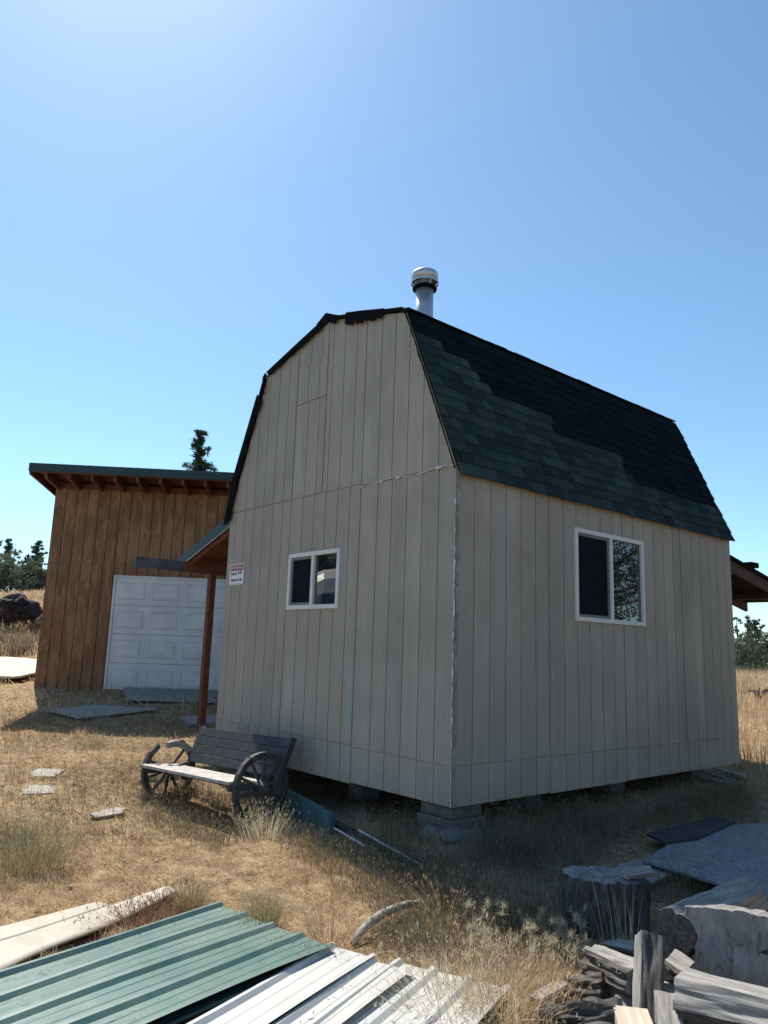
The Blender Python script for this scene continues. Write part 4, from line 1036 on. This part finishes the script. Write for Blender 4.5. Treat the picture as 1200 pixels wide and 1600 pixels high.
# camper parked to the left, out of frame; mirrored in the gable window
def camper():
    c = V((-8.6, 9.30, 0)); c.z = gz(c.x, c.y); r = thing('camper_van', 'cream camper van with rounded roof parked at the far left of the yard', 'camper van', c)
    f = (V((P0.x, P0.y, 0))-V((c.x, c.y, 0))).normalized(); s = V((-f.y, f.x, 0))
    M['vanpaint'] = m_plain('cream_vehicle_paint', (.68,.67,.58), .3, var=.05, sc=1, bst=.0); M['vanglass'] = m_glass('windscreen', (.02,.06,.08), .8)
    M['tyre'] = m_plain('tyre_rubber', (.02,.02,.02), .9); M['lamp'] = m_plain('headlamp_glass', (.6,.6,.6), .2)
    bm = bmesh.new(); L, Wd = 5.0, 2.0
    ring = [(0, .45), (.0, 1.15), (.08, 1.35), (.45, 2.5), (.52, 2.62), (.62, 2.8), (.82, 2.95), (1.2, 3.05), (4.6, 3.05), (4.95, 2.8), (5.0, .45)]
    mb = MB(); k = len(ring)
    xs = (-1.0, -.97, -.88, -.70, -.4, 0, .4, .70, .88, .97, 1.0); hs_ = (.80, .88, .94, .975, .993, 1, .993, .975, .94, .88, .80)
    for wx, hz_ in zip(xs, hs_):
        for (d, z_) in ring: mb.v.append(tuple(c+f*(1.2-2.5-(d-2.5)*(1-.03*(1-hz_)/.2))+s*wx+UP*(.45+(z_-.45)*hz_)))
    for j in range(len(xs)-1):
        for i in range(k-1): mb.f.append((j*k+i, j*k+i+1, (j+1)*k+i+1, (j+1)*k+i)); mb.m.append(0)
    e_ = (len(xs)-1)*k; mb.f.append(tuple(range(k))[::-1]); mb.m.append(0); mb.f.append(tuple(e_+i for i in range(k))); mb.m.append(0)
    mb.build('body', M['vanpaint'], r)
    def pane(p, name='windscreen', m=M['vanglass']):
        q = MB(); q.prism([c+f*(1.2-d)+s*x+UP*z_ for d, x, z_ in p], f*.02); return q.build(name, m, r)
    pane([(.07,-.82,1.42),(.07,.82,1.42),(.40,.74,2.42),(.40,-.74,2.42)])
    for x in (-.62, .62):
        q = MB(); q.tube([c+f*1.19+s*x+UP*.85, c+f*1.23+s*x+UP*.85], .11, 16); q.build('headlight', M['lamp'], r)
    for d in (.9, 4.0):
        for x in (-.95, .95):
            q = MB(); q.tube([c+f*(1.2-d)+s*(x-.11)+UP*.34, c+f*(1.2-d)+s*(x+.11)+UP*.34], .34, 24); wv = q.build('wheel', M['tyre'], r)
            q = MB(); q.tube([c+f*(1.2-d)+s*(x-.12)+UP*.34, c+f*(1.2-d)+s*(x+.12)+UP*.34], .18, 16); q.build('hubcap', M['galv'], wv)
    q = MB(); q.box(c+f*1.2-s*.98+UP*.42, s*1.96, f*.09, UP*.16); q.build('bumper', M['galv'], r)
camper()

# ------------------------------------------------------------------ grass
def inpoly(xy, poly):
    x, y = xy[:, 0], xy[:, 1]; ins = np.zeros(len(x), bool); n = len(poly); j = n-1
    for i in range(n):
        xi, yi = poly[i]; xj, yj = poly[j]
        c = ((yi > y) != (yj > y)) & (x < (xj-xi)*(y-yi)/((yj-yi) if abs(yj-yi) > 1e-12 else 1e-12)+xi); ins ^= c; j = i
    return ins
cabpoly = [tuple(cab(.25, .25, 0)[:2]), tuple(cab(WU-.1, .25, 0)[:2]), tuple(cab(WU-.1, WV-.1, 0)[:2]), tuple(cab(.25, WV-.1, 0)[:2])]
garpoly = [tuple(gq(-.05, 0, -.05)[:2]), tuple(gq(GL, 0, -.05)[:2]), tuple(gq(GL, 0, GDp)[:2]), tuple(gq(-.05, 0, GDp)[:2])]
EXC += [cabpoly, garpoly]
def blades(xy, h, wd, lean, curl=.3, base=None, az=None):
    """n blades as 2-segment strips; returns verts, faces"""
    n = len(xy); z = gz_np(xy) if base is None else base
    az = rng.uniform(0, 2*np.pi, n) if az is None else az
    le = lean; dx, dy = np.cos(az)*np.sin(le), np.sin(az)*np.sin(le); dz = np.cos(le)
    fa = rng.uniform(0, 2*np.pi, n); wx, wy = np.cos(fa)*wd/2, np.sin(fa)*wd/2
    b = np.column_stack([xy, z-.008]); d = np.column_stack([dx, dy, dz]); m = b+d*(h*.55)[:, None]
    d2 = np.column_stack([dx*(1+curl), dy*(1+curl), np.maximum(dz-curl*rng.uniform(.2, 1, n), .02)]); d2 /= np.linalg.norm(d2, axis=1)[:, None]
    t = m+d2*(h*.45)[:, None]; W_ = np.column_stack([wx, wy, wx*.3])
    vs = np.stack([b-W_, b+W_, m-W_*.8, m+W_*.8, t], 1).reshape(-1, 3)
    k = np.arange(n)[:, None]*5
    q = k+np.array([[0, 1, 3, 2]]); tr = k+np.array([[2, 3, 4]])
    return vs, q, tr
def mesh_fast(name, vs, quads, tris, mat):
    me = bpy.data.meshes.new(name); nv = len(vs); me.vertices.add(nv); me.vertices.foreach_set('co', vs.astype(np.float32).ravel())
    nl = len(quads)*4+len(tris)*3; me.loops.add(nl); me.loops.foreach_set('vertex_index', np.concatenate([quads.ravel(), tris.ravel()]).astype(np.int32))
    me.polygons.add(len(quads)+len(tris)); st = np.concatenate([np.arange(len(quads))*4, len(quads)*4+np.arange(len(tris))*3]).astype(np.int32)
    me.polygons.foreach_set('loop_start', st); me.update(calc_edges=True); me.validate(); me.materials.append(mat)
    o = bpy.data.objects.new(name, me); COL.objects.link(o); return o
def scatter(n, r0, r1, a0=-48, a1=48):
    r = np.sqrt(rng.uniform(r0*r0, r1*r1, n)); a = np.radians(rng.uniform(a0, a1, n)); return np.column_stack([r*np.sin(a), r*np.cos(a)])
def keep(xy, exc=True):
    k = np.ones(len(xy), bool)
    for p in EXC: k &= ~inpoly(xy, p)
    return xy[k]
def nz2(xy, s, o=0):  # cheap smooth noise 0..1
    x, y = xy[:, 0]*s+o, xy[:, 1]*s+o*1.7
    return .5+.25*(np.sin(x*1.3+np.sin(y*1.7+o))+np.sin(y*1.1-1.4*np.sin(x*.9))*.7+.3*np.sin(x*3.1+y*2.3))
def m_straw(name, cols, tr):
    m = m_island(name, cols, .7, tr); t = m.node_tree; b = next(n for n in t.nodes if n.type == 'BSDF_PRINCIPLED'); tl = next(n for n in t.nodes if n.type == 'BSDF_TRANSLUCENT')
    src = b.inputs['Base Color'].links[0].from_socket; c = coords(t)
    f1 = ramp(t, noise(t, c, .9, 5, .65), [(.32, (.74,.60,.48)), (.5, (1,.92,.82)), (.68, (1,1,1))]); f2 = ramp(t, noise(t, c, 4.5, 4, .6), [(.35, (.60,.56,.52)), (.6, (1,1,1))])
    col = mix(t, 1.0, mix(t, 1.0, src, f1, 'MULTIPLY'), f2, 'MULTIPLY'); t.links.new(col, b.inputs['Base Color']); t.links.new(col, tl.inputs[0]); return m
M['straw'] = m_straw('dry_straw', [(.46,.36,.24),(.80,.67,.47),(.62,.49,.33),(.90,.80,.62),(.70,.56,.38),(.30,.23,.15),(.84,.71,.51)], .45)
M['greygrass'] = m_island('dry_stems_darkened_for_shade', [(.10,.09,.06),(.20,.17,.115),(.27,.23,.15),(.08,.08,.05),(.15,.14,.085)], .8, .3)  # stem colour darkened to deepen the shade beside the cabin
M['palegrass'] = m_island('pale_seed_grass', [(.55,.50,.36),(.70,.65,.50),(.48,.42,.28),(.62,.55,.38)], .7, .35)
M['greengrass'] = m_island('olive_bunchgrass', [(.20,.20,.09),(.36,.31,.16),(.50,.41,.25),(.17,.17,.08),(.58,.47,.30)], .8, .3)
def straw():
    V_, Q, T_ = [], [], []; off = 0
    for (n, r0, r1, hm, wd, a) in ((270000, 2.2, 7, .062, .0032, 46), (200000, 7, 13, .080, .0055, 44), (80000, 13, 24, .14, .011, 42), (70000, 24, 48, .26, .030, 40)):
        xy = keep(scatter(n, r0, r1, -a, a)); 
        d = nz2(xy, 1.6)*.45+nz2(xy, 6, 3)*.55; xy = xy[rng.uniform(0, 1, len(xy)) < .12+1.2*d]
        w_ = [gp(*p) for p in ((600,1290),(1190,1200),(1190,1420),(1000,1400),(860,1470),(700,1440),(560,1340))]; ins = inpoly(xy, [(p.x, p.y) for p in w_]); xy = xy[~ins | (rng.uniform(0, 1, len(xy)) < .30)]  # pale straw thinned over the cabin's shadow so shaded ground looks darker
        m = len(xy); h = hm*rng.uniform(.5, 1.8, m); lean = np.clip(rng.normal(1.2, .35, m), .1, 1.52)
        v, q, t = blades(xy, h, np.full(m, wd)*rng.uniform(.6, 1.5, m), lean, .3)
        V_.append(v); Q.append(q+off); T_.append(t+off); off += len(v)
    # shaggy low clumps
    for (nc_, r0, r1, hm, wd, per) in ((520, 2.4, 7, .11, .0030, 60), (520, 7, 13, .13, .005, 36), (500, 13, 24, .2, .011, 22)):
        cc = keep(scatter(nc_, r0, r1, -44, 44)); cc = cc[nz2(cc, 1.3, 5) > .35]
        xy = keep(np.repeat(cc, per, 0)+rng.normal(0, hm*.35, (len(cc)*per, 2))); m = len(xy)
        v, q, t = blades(xy, hm*rng.uniform(.35, 1.3, m), np.full(m, wd)*rng.uniform(.6, 1.4, m), np.clip(np.abs(rng.normal(.35, .45, m)), 0, 1.5), .5)
        V_.append(v); Q.append(q+off); T_.append(t+off); off += len(v)
    o = mesh_fast('dry_grass', np.concatenate(V_), np.concatenate(Q), np.concatenate(T_), M['straw'])
    o['label'] = 'short dry straw grass covering the yard'; o['kind'] = 'stuff'
straw()
# taller standing grass: (polygon in pixels on ground, count, height, lean sd, material)
def tall():
    V_, Q, T_ = [], [], []; off = 0
    regs = [([(700,1290),(1000,1270),(1160,1230),(1190,1290),(1000,1300),(900,1400),(880,1480),(740,1470),(650,1400),(560,1350),(600,1300)], 24000, .16, .5),
            ([(430,1290),(560,1340),(650,1400),(620,1440),(500,1370),(440,1330)], 4500, .12, .5),
            ([(215,1235),(300,1225),(440,1260),(450,1300),(330,1330),(230,1290)], 6000, .10, .6),
            ([(0,1210),(300,1180),(330,1260),(230,1330),(0,1400)], 5000, .11, .5),
            ([(560,1470),(700,1400),(880,1470),(860,1560),(760,1545),(700,1500),(620,1500)], 6000, .11, .7),
            ([(0,1110),(300,1130),(300,1170),(0,1180)], 3500, .10, .5),
            ([(1000,1420),(1200,1400),(1200,1380),(1060,1380)], 1500, .15, .5)]
    for (pix, n, h_, ls) in regs:
        poly = [tuple(gp(*p)[:2]) for p in pix]; P = np.array(poly); lo, hi = P.min(0), P.max(0)
        xy = np.column_stack([rng.uniform(lo[0], hi[0], n*2), rng.uniform(lo[1], hi[1], n*2)]); xy = xy[inpoly(xy, poly)][:n]; xy = keep(xy)
        xy = xy[rng.uniform(0, 1, len(xy)) < .2+1.1*nz2(xy, 3.3, 1)]
        m = len(xy); h = h_*rng.uniform(.5, 1.9, m); v, q, t = blades(xy, h, rng.uniform(.0015, .0035, m), np.abs(rng.normal(0, ls, m)), .4)
        V_.append(v); Q.append(q+off); T_.append(t+off); off += len(v)
        # seed heads: short fat diamonds at the tips
        sel = rng.uniform(0, 1, m) < .35; tip = v.reshape(-1, 5, 3)[sel, 4]; k = len(tip)
        if k:
            for _ in range(3):
                p = tip+rng.normal(0, .008, (k, 3)); v2, q2, t2 = blades(p[:, :2], rng.uniform(.015, .035, k), rng.uniform(.003, .006, k), rng.uniform(0, 1.2, k), .2, base=p[:, 2])
                V_.append(v2); Q.append(q2+off); T_.append(t2+off); off += len(v2)
    o = mesh_fast('standing_grass', np.concatenate(V_), np.concatenate(Q), np.concatenate(T_), M['greygrass'])
    o['label'] = 'taller brown standing grass around the cabin and bench'; o['kind'] = 'stuff'
tall()
def pebbles():
    n = 900; xy = keep(scatter(n, 2.5, 12, -40, 40)); z = gz_np(xy); V_, T_ = [], []
    base = np.array([(1,0,0),(-1,0,0),(0,1,0),(0,-1,0),(0,0,1),(0,0,-1)], float); tri = np.array([(0,2,4),(2,1,4),(1,3,4),(3,0,4),(2,0,5),(1,2,5),(3,1,5),(0,3,5)])
    for i, (x, y) in enumerate(xy):
        s_ = .006+.016*rng.random()**3; V_.append(base*s_*rng.uniform(.6, 1.3, (6, 1))*np.array([1.3, 1, .7])+np.array([x, y, z[i]+.012])); T_.append(tri+i*6)
    o = mesh_fast('gravel', np.concatenate(V_), np.zeros((0, 4), int), np.concatenate(T_), M['palestone']); o['label'] = 'small stones and litter scattered in the dry grass'; o['kind'] = 'stuff'
pebbles()
# right-hand sunlit field
def field():
    n = 26000; xy = keep(np.column_stack([rng.uniform(4.8, 16, n), rng.uniform(10.8, 30, n)])); m = len(xy)
    v, q, t = blades(xy, rng.uniform(.15, .5, m), rng.uniform(.005, .014, m), np.abs(rng.normal(0, .35, m)), .4)
    n2 = 22000; xy2 = keep(np.column_stack([rng.uniform(-16, -6.8, n2), rng.uniform(17.5, 40, n2)])); m2 = len(xy2)
    v2, q2, t2 = blades(xy2, rng.uniform(.12, .45, m2), rng.uniform(.006, .02, m2), np.abs(rng.normal(0, .45, m2)), .4)
    o = mesh_fast('field_grass', np.concatenate([v, v2]), np.concatenate([q, q2+len(v)]), np.concatenate([t, t2+len(v)]), M['straw'])
    o['label'] = 'knee-high straw-coloured grass on the slopes beyond the yard'; o['kind'] = 'stuff'
field()
def litter():
    g1 = scatter(1500, 2.6, 5.4, -30, 12); a = inpoly(g1, EXC_GREEN); b = np.zeros(len(g1), bool)
    for p in EXC_WHITE: b |= inpoly(g1, p)
    b &= ~a; xy = np.concatenate([g1[a], g1[b]]); z = np.concatenate([np.full(a.sum(), -.322), np.full(b.sum(), -.352)]); m = len(xy)
    v, q, t = blades(xy, rng.uniform(.015, .07, m), rng.uniform(.002, .006, m), np.full(m, 1.5), .1, base=z)
    o = mesh_fast('plant_litter', v, q, t, M['greygrass']); o['label'] = 'dry stems and leaf bits scattered on the metal sheets'; o['kind'] = 'stuff'
litter()
# individual tufts
def tuft(px, py, n, h, spread, rad, mat, label, wd=.0025, heads=False, group='grass tufts', name='grass_tuft', dz=0):
    c = gp(px, py); xy = np.array([[c.x, c.y]])+rng.normal(0, rad, (n, 2)); az = np.arctan2(xy[:, 1]-c.y, xy[:, 0]-c.x)+rng.normal(0, .5, n)
    r = np.hypot(xy[:, 0]-c.x, xy[:, 1]-c.y)/rad; lean = np.clip(r*spread*.6+np.abs(rng.normal(0, spread*.5, n)), 0, 1.4)
    v, q, t = blades(xy, h*rng.uniform(.45, 1.15, n), rng.uniform(.6, 1.3, n)*wd, lean, .35, az=az)
    if heads:
        tip = v.reshape(-1, 5, 3)[:, 4][rng.uniform(0, 1, n) < .5]; k = len(tip)
        for _ in range(3):
            p = tip+rng.normal(0, .006, (k, 3)); v2, q2, t2 = blades(p[:, :2], rng.uniform(.015, .03, k), rng.uniform(.003, .005, k), rng.uniform(0, 1, k), .2, base=p[:, 2])
            q = np.concatenate([q, q2+len(v)]); t = np.concatenate([t, t2+len(v)]); v = np.concatenate([v, v2])
    o = mesh_fast(name, v-np.array([[c.x, c.y, c.z]]), q, t, mat); o.location = c; tag(o, label, 'grass', group)
tuft(48, 1355, 900, .34, .35, .13, M['greengrass'], 'large tall olive grass clump at the left edge', heads=True)
tuft(20, 1330, 500, .28, .4, .10, M['greygrass'], 'brown grass clump behind the large olive one at left')
tuft(412, 1455, 800, .27, .38, .05, M['greengrass'], 'greenish bunchgrass tuft just beyond the green metal sheet')
tuft(298, 1425, 420, .23, .4, .04, M['greengrass'], 'small green-based tuft at the top corner of the green sheet')
tuft(150, 1168, 300, .22, .4, .07, M['greengrass'], 'grass tuft in the sun at the edge of the garage shadow')
tuft(512, 1484, 380, .33, .6, .06, M['straw'], 'straw tuft leaning over the corner of the metal sheets', heads=True)
M['redgrass'] = m_island('reddish_dry_weed', [(.20,.10,.06),(.30,.16,.09),(.14,.08,.05),(.36,.22,.13)], .8, .2)
tuft(215, 1452, 600, .26, .9, .07, M['redgrass'], 'reddish brown weed sprawling over the edge of the cream panel', heads=True)
tuft(258, 1430, 420, .22, .8, .06, M['redgrass'], 'reddish weed tuft behind the green sheet, near the top corner', heads=True)
tuft(715, 1592, 420, .40, .60, .10, M['palegrass'], 'pale wiry grass clump standing in front of the white sheets', heads=True)
tuft(785, 1590, 420, .34, .4, .08, M['straw'], 'straw grass clump right of the wiry one over the white sheets', heads=True)
tuft(840, 1560, 400, .26, .4, .09, M['straw'], 'straw grass clump left of the firewood pile', heads=True)
tuft(412, 1310, 260, .30, .3, .11, M['palegrass'], 'pale tall stems in front of the near wagon wheel', wd=.004, heads=True)
tuft(355, 1285, 240, .26, .5, .12, M['greygrass'], 'brown grass clump beneath the bench seat', heads=True)
tuft(255, 1265, 300, .22, .5, .12, M['greygrass'], 'brown grass clump around the far wagon wheel', heads=True)
tuft(765, 1350, 260, .36, .3, .13, M['greygrass'], 'tall shaded grass clump beside the cabin near corner', heads=True)
tuft(805, 1335, 420, .36, .3, .12, M['greygrass'], 'tall shaded grass clump just right of the corner clump', heads=True)
tuft(985, 1500, 26, .5, .12, .06, M['palegrass'], 'few tall pale stems rising in front of the stump', wd=.004)
tuft(62, 1388, 420, .10, .8, .10, M['greygrass'], 'low dark weed patch in front of the large olive grass clump')
tuft(640, 1372, 300, .22, .5, .12, M['greygrass'], 'brown grass clump at the end of the long white-edged strip', heads=True)
tuft(700, 1425, 350, .26, .5, .12, M['straw'], 'straw clump at the shade edge beyond the curved branch', heads=True)
tuft(1110, 1255, 300, .28, .4, .15, M['greygrass'], 'brown grass clump under the far half of the side wall', heads=True)
tuft(930, 1300, 300, .30, .4, .15, M['greygrass'], 'brown grass clump in shade below the side window', heads=True)
# foxtail seed heads
fx = []
for i in range(64):
    fx.append((random.uniform(735, 915), random.uniform(1462, 1545)))
V_, Q, T_ = [], [], []; off = 0
for i, (px, py) in enumerate(fx):
    c = gp(px, py); hh = random.uniform(.12, .22); k = 46; tip = V((c.x+random.uniform(-.04, .04), c.y+random.uniform(-.04, .04), c.z+hh))
    v, q, t = blades(np.array([[c.x, c.y]]), np.array([hh*1.05]), np.array([.003]), np.array([.1]), .2)
    V_.append(v); Q.append(q+off); T_.append(t+off); off += len(v)
    xy = np.tile([[tip.x, tip.y]], (k, 1)); z_ = np.full(k, tip.z)
    v, q, t = blades(xy, rng.uniform(.03, .055, k), np.full(k, .0014), rng.uniform(0, 2.4, k), .1, base=z_)
    V_.append(v); Q.append(q+off); T_.append(t+off); off += len(v)
o = mesh_fast('foxtail_grass', np.concatenate(V_), np.concatenate(Q), np.concatenate(T_), M['palegrass'])
o['label'] = 'pale spiky foxtail seed heads left of the firewood pile'; o['kind'] = 'stuff'
# shrubs on the left slope
def shrub(p, h, w_, seed, label):
    rr_ = random.Random(seed); n = 1500; a_ = rng.uniform(0, 6.283, n); r = w_*np.sqrt(rng.uniform(0, 1, n)); x = r*np.cos(a_); y = r*np.sin(a_); z_ = rng.uniform(0, 1, n)*h*np.sqrt(np.clip(1-(r/w_)**2, 0, 1))*.8
    v, q, t = blades(np.column_stack([x, y]), rng.uniform(.08, .2, n), rng.uniform(.008, .02, n), np.abs(rng.normal(0, .6, n)), .3, base=z_)
    o = mesh_fast('sagebrush', v, q, t, M['sage']); o.location = p; tag(o, label, 'shrub', 'brush on the left slope')
M['sage'] = m_island('brown_brush', [(.22,.16,.11),(.34,.27,.18),(.16,.12,.09),(.42,.34,.22),(.28,.23,.14)], .9, .35)
for i, (px, d, w_, lb) in enumerate([(6, 20.5, .6, 'brown brush clump at the left edge above the cream panel'), (24, 21.5, .55, 'brown brush clump in the middle of the left slope'), (45, 20.3, .6, 'olive brown brush clump nearest the garage wall'), (34, 19.3, .5, 'low brown brush just above the cream panel'), (14, 19.0, .5, 'low dark brush left above the cream panel'), (58, 22.6, .5, 'brush clump below the boulder against the garage')]):
    p = aty(px, 1000, d); shrub(V((p.x, p.y, gz(p.x, p.y)-.05)), .38, w_*.8, i, lb)
# dead twig and rail on the right slope
p = gp(1188, 1093)
mb = MB()
for k in range(9):
    a_ = k*.7; mb.tube([p+UP*.0, p+V((math.cos(a_)*.2, math.sin(a_)*.1, .22)), p+V((math.cos(a_)*.5, math.sin(a_)*.2, .22+.1*math.sin(k)))], [.03, .02, .008], 5)
o = mb.build('dead_branch', M['lava'], None, origin=p); tag(o, 'small dark dead branch in the sunlit grass on the right', 'branch')
a_ = aty(1178, 1060, 27.5); b_ = aty(1260, 1062, 27.5); rl = thing('fence_rail', 'low pale rail fence at the crest of the right slope', 'fence', V((a_.x, a_.y, gz(a_.x, a_.y))))
mb = MB(); mb.beam(a_, b_, .05, .06); mb.build('rail', M['palestone'], rl)
for f_ in (.03, .5, .97):
    q = a_*(1-f_)+b_*f_; g_ = gz(q.x, q.y); mb = MB(); mb.beam(V((q.x, q.y, g_-.2)), V((q.x, q.y, q.z+.08)), .08, .08, up=V((0,1,0))); mb.build('post', M['palestone'], rl)

# ------------------------------------------------------------------ light, sky, camera
SUN_AZ, SUN_EL = -26.5, 54.0
wd = bpy.data.worlds.new('World'); SC.world = wd; wd.use_nodes = True; t = wd.node_tree; t.nodes.clear()
out = t.nodes.new('ShaderNodeOutputWorld'); bg = t.nodes.new('ShaderNodeBackground'); sk = t.nodes.new('ShaderNodeTexSky')
sk.sky_type = 'NISHITA'; sk.sun_disc = False; sk.sun_elevation = R(SUN_EL); sk.sun_rotation = R(SUN_AZ); sk.altitude = 900; sk.air_density = 1.0; sk.dust_density = .75; sk.ozone_density = 1.3
bg.inputs[1].default_value = .118
hs = mix(t, 1.0, sk.outputs[0], (.84, 1.03, 1.07), 'MULTIPLY')
t.links.new(hs, bg.inputs[0]); t.links.new(bg.outputs[0], out.inputs[0])
sd = bpy.data.lights.new('sun', 'SUN'); sd.energy = 5.0; sd.angle = R(.5); sd.color = (1, .93, .82)
so = bpy.data.objects.new('sun', sd); COL.objects.link(so)
dv = V((math.sin(R(SUN_AZ))*math.cos(R(SUN_EL)), math.cos(R(SUN_AZ))*math.cos(R(SUN_EL)), math.sin(R(SUN_EL))))
so.rotation_euler = dv.to_track_quat('Z', 'Y').to_euler()
cd = bpy.data.cameras.new('camera'); cd.sensor_fit = 'VERTICAL'; cd.sensor_height = 32; cd.lens = 32*F/1600; cd.clip_end = 2000; cd.clip_start = .05
co = bpy.data.objects.new('camera', cd); COL.objects.link(co)
xr = RW @ V((1,0,0)); yd = RW @ V((0,1,0)); zf = RW @ V((0,0,1))
co.matrix_world = Matrix(((xr.x, -yd.x, -zf.x, 0), (xr.y, -yd.y, -zf.y, 0), (xr.z, -yd.z, -zf.z, HC), (0,0,0,1)))
SC.camera = co
SC.view_settings.view_transform = 'Standard'; SC.view_settings.look = 'None'; SC.view_settings.exposure = .5; SC.view_settings.gamma = 1
SC.cycles.max_bounces = 6
